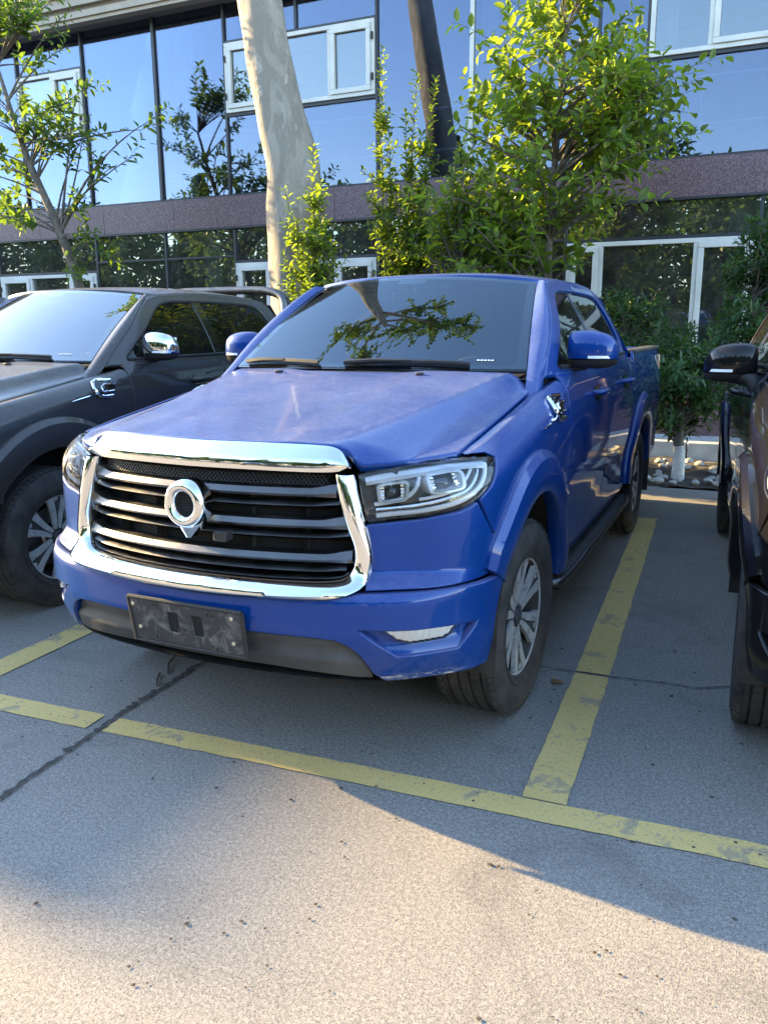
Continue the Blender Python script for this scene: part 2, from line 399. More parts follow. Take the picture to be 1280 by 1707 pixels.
def glass(name, tint, refl=.06, boost=1.0, wavy=0, dust=0, rough=.0, rcol=(1, 1, 1)):
    """sheet glass: see-through tint under a fresnel reflection"""
    m = bpy.data.materials.new(name); m.use_nodes = True; M[name] = m; nt = m.node_tree; nt.nodes.clear()
    out = node(nt, 'ShaderNodeOutputMaterial'); tr = node(nt, 'ShaderNodeBsdfTransparent'); gl = node(nt, 'ShaderNodeBsdfGlossy')
    tr.inputs['Color'].default_value = tuple(tint)+(1,); gl.inputs['Roughness'].default_value = rough; gl.inputs['Color'].default_value = tuple(rcol)+(1,)
    fr = node(nt, 'ShaderNodeFresnel'); fr.inputs['IOR'].default_value = 1.5
    k = math_(nt, 'ADD', math_(nt, 'MULTIPLY', fr.outputs[0], boost), refl, True)
    mx = node(nt, 'ShaderNodeMixShader'); nt.links.new(k, mx.inputs[0]); nt.links.new(tr.outputs[0], mx.inputs[1]); nt.links.new(gl.outputs[0], mx.inputs[2])
    o = mx.outputs[0]
    if wavy:
        b = node(nt, 'ShaderNodeBump'); b.inputs['Strength'].default_value = wavy; b.inputs['Distance'].default_value = .02
        nt.links.new(noise(nt, coords(nt), .9, 2, .5), b.inputs['Height']); nt.links.new(b.outputs[0], gl.inputs['Normal'])
    if dust:
        df = node(nt, 'ShaderNodeBsdfDiffuse'); df.inputs['Color'].default_value = (.42, .40, .38, 1); v = coords(nt)
        f = math_(nt, 'MULTIPLY', ramp(nt, noise(nt, v, 3.5, 7, .72, .5), .25, .85), dust)
        m2 = node(nt, 'ShaderNodeMixShader'); nt.links.new(f, m2.inputs[0]); nt.links.new(o, m2.inputs[1]); nt.links.new(df.outputs[0], m2.inputs[2]); o = m2.outputs[0]
    nt.links.new(o, out.inputs['Surface']); return m
glass('windscreen', (.42, .46, .48), .0, .15, 0, .004, 0, (.76, .88, 1.0)); glass('windscreen_hazy', (.5, .55, .55), .0, .34, 0, .05)
glass('side_glass', (.10, .11, .115), .0, .9, 0, .03)
glass('lamp_glass', (.93, .94, .95), .0, 1.0, 0, .05)
glass('facade_glass', (.50, .56, .62), .10, .7, .09, .01, 0, (.64, .74, 1.0))
glass('low_glass', (.6, .65, .65), .15, .8, .06, .12, 0, (.86, .92, .92))  # film turned up to paint a grey haze over what these panes reflect
glass('window_glass', (.55, .6, .62), .12, .7, .04, .01, 0, (.86, .92, 1.0))

# setting
def ground_mat():
    m, nt, b = nmat('concrete'); v = coords(nt, 'Object')
    big = noise(nt, v, .55, 5, .6); mid = noise(nt, v, 5, 6, .65); fine = noise(nt, v, 75, 4, .75); grit = noise(nt, v, 170, 3, .75)
    c = mix(nt, ramp(nt, big, .3, .7), (.175, .165, .153), (.238, .222, .202))
    c = mix(nt, math_(nt, 'MULTIPLY', ramp(nt, mid, .35, .75), .55), c, (.145, .137, .129))
    c = mix(nt, math_(nt, 'MULTIPLY', ramp(nt, fine, .40, .62), .75), c, (.35, .325, .292))
    c = mix(nt, math_(nt, 'MULTIPLY', ramp(nt, grit, .50, .62), .75), c, (.062, .058, .055))
    vo = node(nt, 'ShaderNodeTexVoronoi'); vo.inputs['Scale'].default_value = 24; nt.links.new(v, vo.inputs['Vector'])
    pits = ramp(nt, vo.outputs['Distance'], .04, .11, (1, 1, 1, 1), (0, 0, 0, 1))
    pm = math_(nt, 'MULTIPLY', pits, ramp(nt, noise(nt, v, 9, 3, .6), .55, .62))
    c = mix(nt, math_(nt, 'MULTIPLY', pm, .75), c, (.04, .039, .038))
    st = ramp(nt, noise(nt, v, 1.3, 6, .7, 1.4), .54, .74)              # oil stains
    c = mix(nt, math_(nt, 'MULTIPLY', st, .45), c, (.075, .071, .068))
    nt.links.new(c, b.inputs['Base Color']); b.inputs['Roughness'].default_value = .88; b.inputs['Specular IOR Level'].default_value = .3
    h = math_(nt, 'ADD', math_(nt, 'MULTIPLY', fine, .6), math_(nt, 'SUBTRACT', math_(nt, 'MULTIPLY', grit, .7), math_(nt, 'MULTIPLY', pm, 1.2)))
    bump(nt, b, h, .55, .006)
ground_mat()
def line_mat():
    m, nt, b = nmat('yellow_line'); v = coords(nt)
    n1 = noise(nt, v, 6, 7, .7, .6); n2 = noise(nt, v, 70, 4, .75); n3 = noise(nt, v, 230, 3, .7)
    wear = math_(nt, 'ADD', math_(nt, 'MULTIPLY', ramp(nt, n1, .575, .605), .62), math_(nt, 'MULTIPLY', ramp(nt, n2, .54, .68), .8), True)
    c = mix(nt, ramp(nt, noise(nt, v, 2.2, 5), .3, .7), (.56, .40, .135), (.66, .48, .18))
    c = mix(nt, math_(nt, 'MULTIPLY', ramp(nt, n3, .5, .66), .55), c, (.22, .17, .07))
    c = mix(nt, wear, c, (.22, .198, .165)); nt.links.new(c, b.inputs['Base Color']); b.inputs['Roughness'].default_value = .8
    bump(nt, b, math_(nt, 'ADD', n2, n3), .4, .004)
line_mat()
simple('crack', (.045, .044, .043), .95, vary=.5, vscale=30, bumpy=.5, bscale=80)
simple('soil', (.062, .050, .040), .95, vary=.5, vscale=14, bumpy=.6, bscale=60)
simple('pebble', (.36, .35, .33), .7, vary=.3, vscale=9, bumpy=.2, bscale=50)
simple('kerb', (.46, .47, .49), .8, vary=.2, vscale=5, bumpy=.2, bscale=60)
simple('mullion', (.030, .033, .040), .4, .2); simple('frame_white', (.56, .57, .55), .45, vary=.12, vscale=3)
simple('gasket', (.02, .02, .02), .7); simple('eave_metal', (.33, .29, .24), .55, vary=.2, vscale=2.5); simple('soffit', (.16, .15, .15), .7, vary=.2)
simple('room_wall', (.32, .31, .29), .8, vary=.15, vscale=1.2); simple('room_floor', (.16, .14, .12), .6, vary=.3); simple('curtain', (.62, .64, .64), .9, vary=.1)
simple('rail_white', (.78, .8, .8), .35); simple('render_wall', (.40, .37, .33), .85, vary=.15, vscale=2)
simple('litter', (.20, .12, .06), .8, vary=.4, vscale=30); simple('paint_white_car', (.62, .62, .6), .35, 0, 1); simple('dirt', (.045, .04, .035), .95, vary=.5, vscale=40); simple('screw', (.6, .6, .6), .35, 1)
simple('sticker', (.75, .76, .78), .4); simple('notice_red', (.32, .05, .04), .7); simple('notice_white', (.62, .64, .66), .7)
def granite():
    m, nt, b = nmat('granite'); v = coords(nt)
    f = noise(nt, v, 45, 3, .8); g = noise(nt, v, 120, 2, .7)
    c = mix(nt, ramp(nt, f, .42, .60), (.060, .034, .044), (.175, .110, .125)); c = mix(nt, math_(nt, 'MULTIPLY', ramp(nt, g, .60, .68), .6), c, (.36, .30, .32))
    nt.links.new(c, b.inputs['Base Color']); b.inputs['Roughness'].default_value = .38
granite()
def bark(name, cols, scale=3.2, zsq=.45):
    m, nt, b = nmat(name); v = coords(nt, 'Object', (1, 1, zsq))
    n1 = noise(nt, v, scale, 4, .6, 1.2); n2 = noise(nt, v, scale*1.9, 5, .65, .6); n3 = noise(nt, v, 40, 5, .7)
    c = mix(nt, ramp(nt, n1, .47, .53), cols[0], cols[1]); c = mix(nt, ramp(nt, n2, .56, .60), c, cols[2])
    c = mix(nt, math_(nt, 'MULTIPLY', ramp(nt, n3, .4, .8), .35), c, tuple(x*.5 for x in cols[1]))
    nt.links.new(c, b.inputs['Base Color']); b.inputs['Roughness'].default_value = .85
    bump(nt, b, math_(nt, 'ADD', ramp(nt, n2, .54, .62), math_(nt, 'MULTIPLY', n3, .6)), .5, .012)
bark('plane_bark', ((.31, .27, .22), (.235, .205, .165), (.38, .335, .28))); bark('dark_bark', ((.060, .052, .045), (.035, .03, .027), (.11, .10, .09)), 6)
bark('twig_bark', ((.14, .115, .085), (.09, .075, .058), (.18, .155, .12)), 9); bark('limewash', ((.66, .66, .63), (.50, .49, .46), (.72, .72, .70)), 7, .8)
def leaf_mat(name, a, b_, trans=.45, gloss=.45):
    m = bpy.data.materials.new(name); m.use_nodes = True; M[name] = m; nt = m.node_tree; nt.nodes.clear()
    out = node(nt, 'ShaderNodeOutputMaterial'); pb = node(nt, 'ShaderNodeBsdfPrincipled'); tl = node(nt, 'ShaderNodeBsdfTranslucent')
    v = coords(nt); f = ramp(nt, noise(nt, v, 4.5, 3, .7), .3, .7); g = node(nt, 'ShaderNodeNewGeometry')
    c = mix(nt, f, a, b_); c = mix(nt, math_(nt, 'MULTIPLY', g.outputs['Random Per Island'], .7), c, tuple(x*.55 for x in a))
    nt.links.new(c, pb.inputs['Base Color']); pb.inputs['Roughness'].default_value = gloss
    nt.links.new(mix(nt, .6, c, (b_[0]*2.3, b_[1]*2.3, b_[2]*.7)), tl.inputs['Color'])
    mx = node(nt, 'ShaderNodeMixShader'); mx.inputs[0].default_value = trans
    nt.links.new(pb.outputs[0], mx.inputs[1]); nt.links.new(tl.outputs[0], mx.inputs[2]); nt.links.new(mx.outputs[0], out.inputs['Surface'])
leaf_mat('leaf_bright', (.100, .170, .032), (.190, .260, .045), .55); leaf_mat('leaf_mid', (.060, .120, .030), (.105, .170, .036), .5); leaf_mat('leaf_dark', (.045, .105, .040), (.080, .150, .052), .4, .35)
leaf_mat('leaf_far', (.060, .105, .038), (.105, .165, .055), .35)
# ---------------------------------------------------------------- ground and paving
rng = random.Random(7)
mb = MB(); mb.grid(lambda u, v: (-200+400*u, -200+400*v, 0), 4, 4); tag(mb.build('ground', M['concrete']), kind='structure')
def ragged(name, path, w, mat, z, seed=1, jit=.0016, step=.055, kind='structure'):
    """a flat strip with worn edges along a ground path; w = widths at the two ends"""
    r = random.Random(seed); P = []
    for (a, b) in zip(path[:-1], path[1:]):
        L = math.dist(a, b); n = max(1, int(L/step)); P += [(a[0]+(b[0]-a[0])*k/n, a[1]+(b[1]-a[1])*k/n) for k in range(n)]
    P.append(path[-1]); vs_ = []; fs_ = []; n = len(P)
    for i, p in enumerate(P):
        q0, q1 = P[max(0, i-1)], P[min(n-1, i+1)]; d = Vector((q1[0]-q0[0], q1[1]-q0[1])).normalized(); nn = (-d.y, d.x); ww = (w[0]+(w[1]-w[0])*i/(n-1))/2
        a = ww+r.gauss(0, jit); b = ww+r.gauss(0, jit)
        vs_ += [(p[0]+nn[0]*a, p[1]+nn[1]*a, z), (p[0]-nn[0]*b, p[1]-nn[1]*b, z)]
    fs_ = [(2*i+1, 2*i+3, 2*i+2, 2*i) for i in range(n-1)]
    m_ = MB(); m_.add(vs_, fs_); o = m_.build(name, M[mat], smooth=False); tag(o, kind=kind); return o
ragged('parking_line', [(-7.0, -.19), (-.60, .135)], (.118, .118), 'yellow_line', .004, 3)
ragged('parking_line', [(-.525, .14), (1.818, .267), (7.0, .53)], (.112, .118), 'yellow_line', .004, 4)
ragged('parking_line', [(1.152, .293), (1.113, 1.36)], (.148, .148), 'yellow_line', .0045, 5)
ragged('parking_line', [(1.112, 1.385), (.965, 4.66)], (.148, .146), 'yellow_line', .0045, 6)
ragged('parking_line', [(-1.385, .30), (-1.40, .98), (-1.47, 4.6)], (.15, .14), 'yellow_line', .0045, 7)
ragged('parking_line', [(3.7, .45), (3.5, 4.8)], (.15, .15), 'yellow_line', .0045, 8)
ragged('pavement_joint', [(-.40, -1.6), (-.47, -.62), (-.50, -.36), (-.524, -.067), (-.556, .25), (-.565, .85), (-.60, 2.5), (-.62, 6.0)], (.020, .024), 'crack', .007, 9, .006, .018)
ragged('pavement_joint', [(-7, 1.2), (-2.4, 1.32), (-.6, 1.35), (.4, 1.35), (1.05, 1.365), (1.20, 1.372), (1.40, 1.400), (1.55, 1.40), (1.70, 1.485), (2.4, 1.50), (5, 1.62)], (.007, .007), 'crack', .007, 10, .002, .02)
# planting bed, white kerb wall, paved strip under the facade
mb = MB(); random.seed(3)
def soilz(u, v):
    x, y = -16+28*u, 6.08+1.90*v
    return (x, y, .012+.03*math.sin(math.pi*v)+.012*math.sin(x*7.3+y*5)+.010*math.sin(x*17.7-y*11))
mb.grid(soilz, 400, 26); tag(mb.build('soil_bed', M['soil']), kind='structure')
kw = MB().box((-1.5, 8.03, .05), (28, .12, .10)).build('kerb_wall', M['soil']); tag(kw, kind='structure')
for k in range(28): bx('kerb_stone', (-15.5+k*1.0, 8.03+rng.uniform(-.004, .004), .105+rng.uniform(-.004, .004)), (.985, .16, .21), M['kerb'], kw, .008)
mb = MB(); mb.box((-2, 8.56, .085), (28, .9, .17)); tag(mb.build('facade_pavement', M['kerb']), kind='structure')
# ---------------------------------------------------------------- the glass-fronted building
BLD = tag(empty('office_building', (-2, 9, 0)), 'two-storey building with blue glass facade and purple granite band', 'building')
off0 = Vector((-2, 9, 0))
def part(mb, name, mat, parent=BLD, **kw):
    mb.xf(Matrix.Translation(-off0)); return mb.build(name, M[mat], parent, **kw)
def pbox(name, x0, x1, y0, y1, z0, z1, mat, parent=BLD, bevel=.004):
    return part(MB().box(((x0+x1)/2, (y0+y1)/2, (z0+z1)/2), (x1-x0, y1-y0, z1-z0)), name, mat, parent, bevel=bevel)
def pane(x0, x1, z0, z1, mat='facade_glass', parent=BLD, y=9.0, seed=0):
    r = random.Random(int(x0*971+z0*37)); a = r.uniform(-.0045, .0045); b = r.uniform(-.004, .004); cx, cz = (x0+x1)/2, (z0+z1)/2
    m = MB(); f = lambda x, z, d: (x, y+d+(x-cx)*a+(z-cz)*b, z)
    m.add([f(x0, z0, 0), f(x1, z0, 0), f(x1, z1, 0), f(x0, z1, 0), f(x0, z0, .012), f(x1, z0, .012), f(x1, z1, .012), f(x0, z1, .012)], [(0, 1, 2, 3), (7, 6, 5, 4), (0, 4, 5, 1), (1, 5, 6, 2), (2, 6, 7, 3), (3, 7, 4, 0)])
    return part(m, 'pane', mat, parent, smooth=False)
XU = [-14.0, -12.7, -11.35, -9.98, -8.56, -7.13, -5.85, -3.39, -2.04, -.42, .16, 2.60, 3.9, 5.2, 6.5]
ZB0, ZB1, ZE = 3.05, 3.49, 6.13
# granite band in slabs
gx = -14.0; k = 0
while gx < 6.5:
    x1 = min(6.5, gx+1.42); pbox('granite_slab', gx+.002, x1-.002, 8.95, 9.10, ZB0, ZB1, 'granite', bevel=.003); gx = x1
pbox('drip_edge', -14, 6.5, 8.935, 8.96, ZB0-.03, ZB0-.002, 'mullion', bevel=0)
# upper mullions
for x in XU:
    w = .035 if x not in (-7.13, -2.04) else .055
    pbox('mullion', x-w/2, x+w/2, 8.965, 9.06, ZB1+.002, ZE, 'mullion' if x != -2.04 else 'frame_white')
pbox('transom', -14, 6.5, 8.97, 9.05, ZB1+.001, ZB1+.03, 'mullion'); 
def window(x0, x1, z0, z1, cuts, sashes, mat='window_glass', cat='window', tilt=None):
    """white framed window: outer frame, dividing posts, sashes with their own frame"""
    Wd = empty('window', (0, 0, 0)); Wd.parent = BLD
    fw = .055
    m = MB()
    for a, b, c, d in ((x0, x1, z0, z0+fw), (x0, x1, z1-fw, z1)): m.box(((a+b)/2, 8.985, (c+d)/2), (b-a, .09, d-c))
    for a in [x0+fw/2]+[c for c in cuts]+[x1-fw/2]: m.box((a, 8.984, (z0+z1)/2), (fw, .088, z1-z0-2*fw))
    part(m, 'frame', 'frame_white', Wd, bevel=.006)
    xs = [x0]+cuts+[x1]
    for i in range(len(xs)-1):
        a, b = xs[i]+fw*(1 if i == 0 else .5), xs[i+1]-fw*(1 if i == len(xs)-2 else .5)
        if i in sashes:
            m = MB(); sw = .065; yy = 8.955
            for p, q, r_, s_ in ((a, b, z0+fw, z0+fw+sw), (a, b, z1-fw-sw, z1-fw), (a, a+sw, z0+fw+sw, z1-fw-sw), (b-sw, b, z0+fw+sw, z1-fw-sw)): m.box(((p+q)/2, yy, (r_+s_)/2), (q-p, .075, s_-r_))
            part(m, 'sash', 'frame_white', Wd, bevel=.006)
            for zz in (z0+.22, z1-.22):
                part(MB().box((x0+.02 if i == 0 else x1-.02, 8.915, zz), (.02, .03, .09)), 'hinge', 'gasket', Wd)
            pane(a+sw-.006, b-sw+.006, z0+fw+sw-.006, z1-fw-sw+.006, mat, Wd, 8.965)
        else: pane(a-.006, b+.006, z0+fw-.006, z1-fw+.006, mat, Wd, 8.99)
    return Wd
for i in range(len(XU)-1):
    x0, x1 = XU[i]+.016, XU[i+1]-.016
    if XU[i] == -5.85:
        pane(x0, x1, ZB1+.03, 4.635); window(x0+.004, x1-.004, 4.645, 5.59, [-5.12, -4.10], (0, 2))
        pbox('transom', x0, x1, 8.97, 9.05, 4.600, 4.644, 'mullion'); pbox('transom', x0, x1, 8.97, 9.05, 5.592, 5.63, 'mullion')
        pbox('mullion', -4.66, -4.62, 8.97, 9.05, 5.632, ZE, 'mullion'); pane(x0, -4.66, 5.63, ZE); pane(-4.62, x1, 5.63, ZE)
    elif XU[i] == .16:
        pane(x0, x1, ZB1+.03, 4.635); window(x0+.004, x1-.004, 4.645, 5.59, [.86, 1.78], (1,)); pane(x0, x1, 5.63, ZE)
        pbox('transom', x0, x1, 8.97, 9.05, 4.600, 4.644, 'mullion'); pbox('transom', x0, x1, 8.97, 9.05, 5.592, 5.63, 'mullion')
    elif XU[i] == -9.98:
        pane(x0, x1, ZB1+.03, 4.635); window(x0+.004, x1-.004, 4.645, 5.59, [-9.2], (1,)); pane(x0, x1, 5.63, ZE)
        pbox('transom', x0, x1, 8.97, 9.05, 4.600, 4.644, 'mullion'); pbox('transom', x0, x1, 8.97, 9.05, 5.592, 5.63, 'mullion')
    else: pane(x0, x1, ZB1+.03, ZE)
# ground floor
XL = [-14.0, -12.6, -10.80, -8.55, -7.12, -5.80, -3.39, -2.04, -.72, 1.56, 3.9, 5.2, 6.5]
for x in XL: pbox('mullion', x-.018, x+.018, 8.967, 9.058, .95, ZB0-.03, 'mullion')
pbox('plinth', -14, 6.5, 8.94, 9.12, .16, .95, 'granite'); pbox('transom', -14, 6.5, 8.972, 9.05, .951, .985, 'mullion')
for i in range(len(XL)-1):
    x0, x1 = XL[i]+.016, XL[i+1]-.016
    if XL[i] in (-10.80, -5.80, -.72):
        zt = {-10.80: 2.45, -5.80: 2.51, -.72: 2.57}[XL[i]]
        cuts, sas = {-10.80: ([-10.05, -9.15], (0, 2)), -5.80: ([-5.14, -4.05], (0, 2)), -.72: ([-.27, .87], (0, 2))}[XL[i]]
        window(x0+.004, x1-.004, 1.10, zt, cuts, sas, 'low_glass'); pane(x0, x1, zt+.05, ZB0-.03, 'low_glass'); pbox('transom', x0, x1, 8.972, 9.05, zt+.002, zt+.045, 'mullion'); pane(x0, x1, .985, 1.095, 'low_glass')
    else:
        pane(x0, x1, .985, 2.60, 'low_glass'); pane(x0, x1, 2.635, ZB0-.03, 'low_glass'); pbox('transom', x0, x1, 8.972, 9.05, 2.602, 2.633, 'mullion')
# eaves : soffit, stepped cornice, roof
m = MB(); m.add([(-14.2, 9.06, 6.131), (6.7, 9.06, 6.131), (6.7, 8.62, 6.105), (-14.2, 8.62, 6.105)], [(3, 2, 1, 0)]); part(m, 'soffit', 'soffit', smooth=False)
for j, (y0, z0, h) in enumerate(((8.60, 6.095, .05), (8.56, 6.147, .09), (8.58, 6.24, .045), (8.50, 6.287, .12), (8.46, 6.41, .05), (8.40, 6.462, .28))):
    pbox('cornice_strip', -14.25, 6.75, y0, 8.75, z0, z0+h, 'eave_metal' if j != 2 else 'soffit')
pbox('roof', -14.2, 6.7, 8.7, 16.5, 6.2, 6.72, 'render_wall')
# rooms behind the glass
pbox('floor_slab', -14, 6.5, 9.12, 16, ZB0, ZB1-.06, 'room_floor'); pbox('room_wall', -14, 6.5, 13.0, 13.15, .1, 6.13, 'room_wall'); pbox('ground_slab', -14, 6.5, 9.12, 16, .02, .16, 'room_floor')
pbox('room_wall', -14, -13.9, 9.1, 16, .1, 6.2, 'render_wall'); pbox('room_wall', 6.45, 6.55, 9.1, 16, .1, 6.2, 'render_wall'); pbox('room_wall', -14, 6.5, 16, 16.15, .1, 6.2, 'render_wall')
for x in (-7.0, -2.2, 2.7): pbox('room_wall', x-.06, x+.06, 9.5, 13, ZB1-.06, 6.13, 'room_wall')
for x in (-8.6, -3.5, 2.2): pbox('room_wall', x-.06, x+.06, 9.4, 13, .16, ZB0, 'room_wall')
for zz in (4.385, 3.86): part(MB().tube([(-13.9, 9.05, zz), (6.4, 9.05, zz+.02)], .016, 8), 'handrail', 'rail_white')
for k in range(16): part(MB().tube([(-13.5+k*1.3, 9.07, ZB1-.06), (-13.5+k*1.3, 9.07, 4.385)], .012, 6), 'rail_post', 'rail_white')
def curtain(x0, x1, z0, z1, y=9.30, seed=0):
    m = MB(); m.grid(lambda u, v: (x0+(x1-x0)*u, y+.035*math.sin(u*(x1-x0)*42+seed)+.01*math.sin(u*31+v*3), z0+(z1-z0)*v), int((x1-x0)*70)+6, 4); part(m, 'curtain', 'curtain')
for a in ((-7.02, -6.62, 3.5, 6.1), (-2.02, -1.80, 3.5, 6.1), (.2, .45, 3.5, 6.1), (-8.5, -8.2, .2, 3.0), (-6.6, -6.3, .2, 3.0), (1.2, 1.5, .2, 3.0), (-11.2, -10.7, 3.5, 6.1)): curtain(*a)
pbox('notice_board', .15, .95, 9.6, 9.63, 1.25, 1.72, 'notice_white'); pbox('cupboard', -4.9, -3.6, 9.9, 10.4, 1.6, 2.45, 'notice_red')
# ---------------------------------------------------------------- unseen block at the left, sized and set to shade the lower left
NB = tag(empty('shading_block', (-30, 10.65, 0)), 'plain rendered block out of view at far left, set to shade the car park', 'building')
m = MB(); m.box((-3.5, 0, 5.0), (7, 19.4, 10.0)); m.build('wall', M['render_wall'], NB)
m = MB(); m.box((-3.5, 0, 10.08), (7.3, 19.7, .16)); m.build('roof', M['kerb'], NB)
for yy in range(-8, 9, 4):
    for zz in (1.6, 4.4, 7.2):
        f = bx('window', (.02, yy, zz), (.08, 1.7, 1.5), M['frame_white'], NB); bx('pane', (.045, yy, zz), (.06, 1.5, 1.3), M['low_glass'], f)
# ---------------------------------------------------------------- the pickup
FW, RW, WZ = .95, 4.18, .388           # axle positions, wheel centre height
def arch_y(z, cy, r, side):            # y of a wheel arch circle at height z
    return cy+side*math.sqrt(max(0, r*r-(z-.39)**2))
def arc(cy, r, a0, a1, n=18):          # arch curve in (s,z), angle 0 = forward, 180 = back
    out = []
    for k in range(n+1):
        a = R(a0+(a1-a0)*k/n); out.append((s_y(cy-r*math.cos(a)), .39+r*math.sin(a)))
    return out
SY = s_y
def zc_hood(y): return lerp_table([(.08, 1.158), (.16, 1.170), (.3, 1.187), (.6, 1.228), (1.0, 1.287), (1.35, 1.336), (1.5, 1.345)], y)
def hood_surf(x, y):
    a = abs(x); xc = .50+(y-.17)*.165; xc = min(xc, .70)
    zc = zc_hood(y); zcr = zc-.028; ze = z_edge(y)
    # a shallow centre channel, a raised shoulder, then the fall to the wing
    W = max(.06, .80-xc); k = max(0, zcr-ze)
    za = zc-.028*(min(a, .8)/xc)**2.2+.009*sstep(.22, .36, a)
    u = min(1, max(-.35, (a-xc)/W)); zb = ze+k*(1-u)**2.1+.009*(1-sstep(0, 1, u))
    h = .5+.5*(zb-za)/.030; h = min(1, max(0, h)); return zb*(1-h)+za*h-.030*h*(1-h)*.5
def hood_front(x):
    a = abs(x)
    z = lerp_table([(0, 1.162), (.30, 1.162), (.46, 1.155), (.515, 1.135), (.55, 1.084), (.60, 1.092), (.66, 1.102), (.74, 1.112), (.80, 1.116)], a)
    s0, s1 = .0, 1.3                    # the plan position where the skin at that height has this x
    for _ in range(40):
        m = (s0+s1)/2
        if skin(m, z)[0] < a: s0 = m
        else: s1 = m
    return skin(s0, z)[1], z
_hf = [hood_front(.80*k/160) for k in range(161)]
for _k in range(141, 161):
    _t = (_k-140)/20; _hf[_k] = (_hf[140][0]+(.440-_hf[140][0])*_t, _hf[_k][1])
def hf(x):
    t = min(159.999, abs(x)/.80*160); i = int(t); t -= i; return tuple(_hf[i][k]*(1-t)+_hf[i+1][k]*t for k in (0, 1))
def hood_rear(x): return 1.255+.33*x*x
def F_hood(x, y, off):
    yF, zF = hf(x); z = hood_surf(x, max(y, yF)); t = (y-yF)/.085
    if t < 1:
        drop = hood_surf(x, yF)-zF; z -= drop*(1-max(0, t))**2.2
        if t < 0: z += t*.085*.8
    return (x, y, z+off)
def g_side(y, z):                       # half width of the glasshouse
    x = .886-(z-1.31)*.525+.016*math.sin(math.pi*min(1, max(0, (z-1.31)/.43)))
    if y < 2.0: x -= .085*((2.0-y)/.58)**2
    if y > 3.3: x -= .03*((y-3.3)/.45)**2
    return x
def F_cab(y, z, off): return (g_side(y, z)+off*.9, y, z+off*.35)
def ws_base(x): return Vector((x, 1.272+.315*x*x, 1.338-.012*x*x))
def ws_top(x): return Vector((x*.815, 2.02+.30*(x*.815)**2, 1.782-.10*(x*.815)**2))
def ws(u, v):
    x = -.748+1.496*u; p = ws_base(x).lerp(ws_top(x), v); b = math.sin(math.pi*v)*.018
    return p+Vector((0, -.5, .86))*b
def z_roof(y): return lerp_table([(1.98, 1.778), (2.1, 1.792), (2.4, 1.815), (2.8, 1.826), (3.2, 1.815), (3.55, 1.782), (3.72, 1.74)], y)
CAB_TOP = [(1.475, 1.30), (1.60, 1.405), (1.80, 1.545), (2.00, 1.678), (2.10, 1.728), (2.22, 1.748), (2.5, 1.765), (2.9, 1.772), (3.3, 1.760), (3.55, 1.732), (3.64, 1.690), (3.72, 1.52), (3.765, 1.30)]
def roof_half(y):
    return g_side(y, lerp_table([(2.0, 1.70), (2.22, 1.748), (2.5, 1.765), (2.9, 1.772), (3.3, 1.760), (3.55, 1.732), (3.72, 1.70)], y))
def F_roof(x, y, off):
    xr = roof_half(y); t = min(1.0, abs(x)/xr)
    ze = lerp_table([(2.0, 1.742), (2.22, 1.748), (2.5, 1.765), (2.9, 1.772), (3.3, 1.760), (3.55, 1.732), (3.72, 1.70)], y)
    zc = z_roof(y); z = ze+(zc-ze)*(1-t**2.6); return (x, y, z+off)

def F_skin(s, z, off): return skin(s, z, off)
def F_bump(s, z, off):                  # the bumper : flares out to the arch and dips round the fog lamps
    a = abs(s); o = off+.030*sstep(.84, 1.10, a)*sstep(.80, .70, z)
    return skin(s, z, o)
def F_bed(s, z, off):
    x, y, nx, ny = plan(s); d = min(lerp_table(DS, z), .010+.035*max(0, z-1.1)/.26)
    return (x+nx*(off-d), y+ny*(off-d), z)

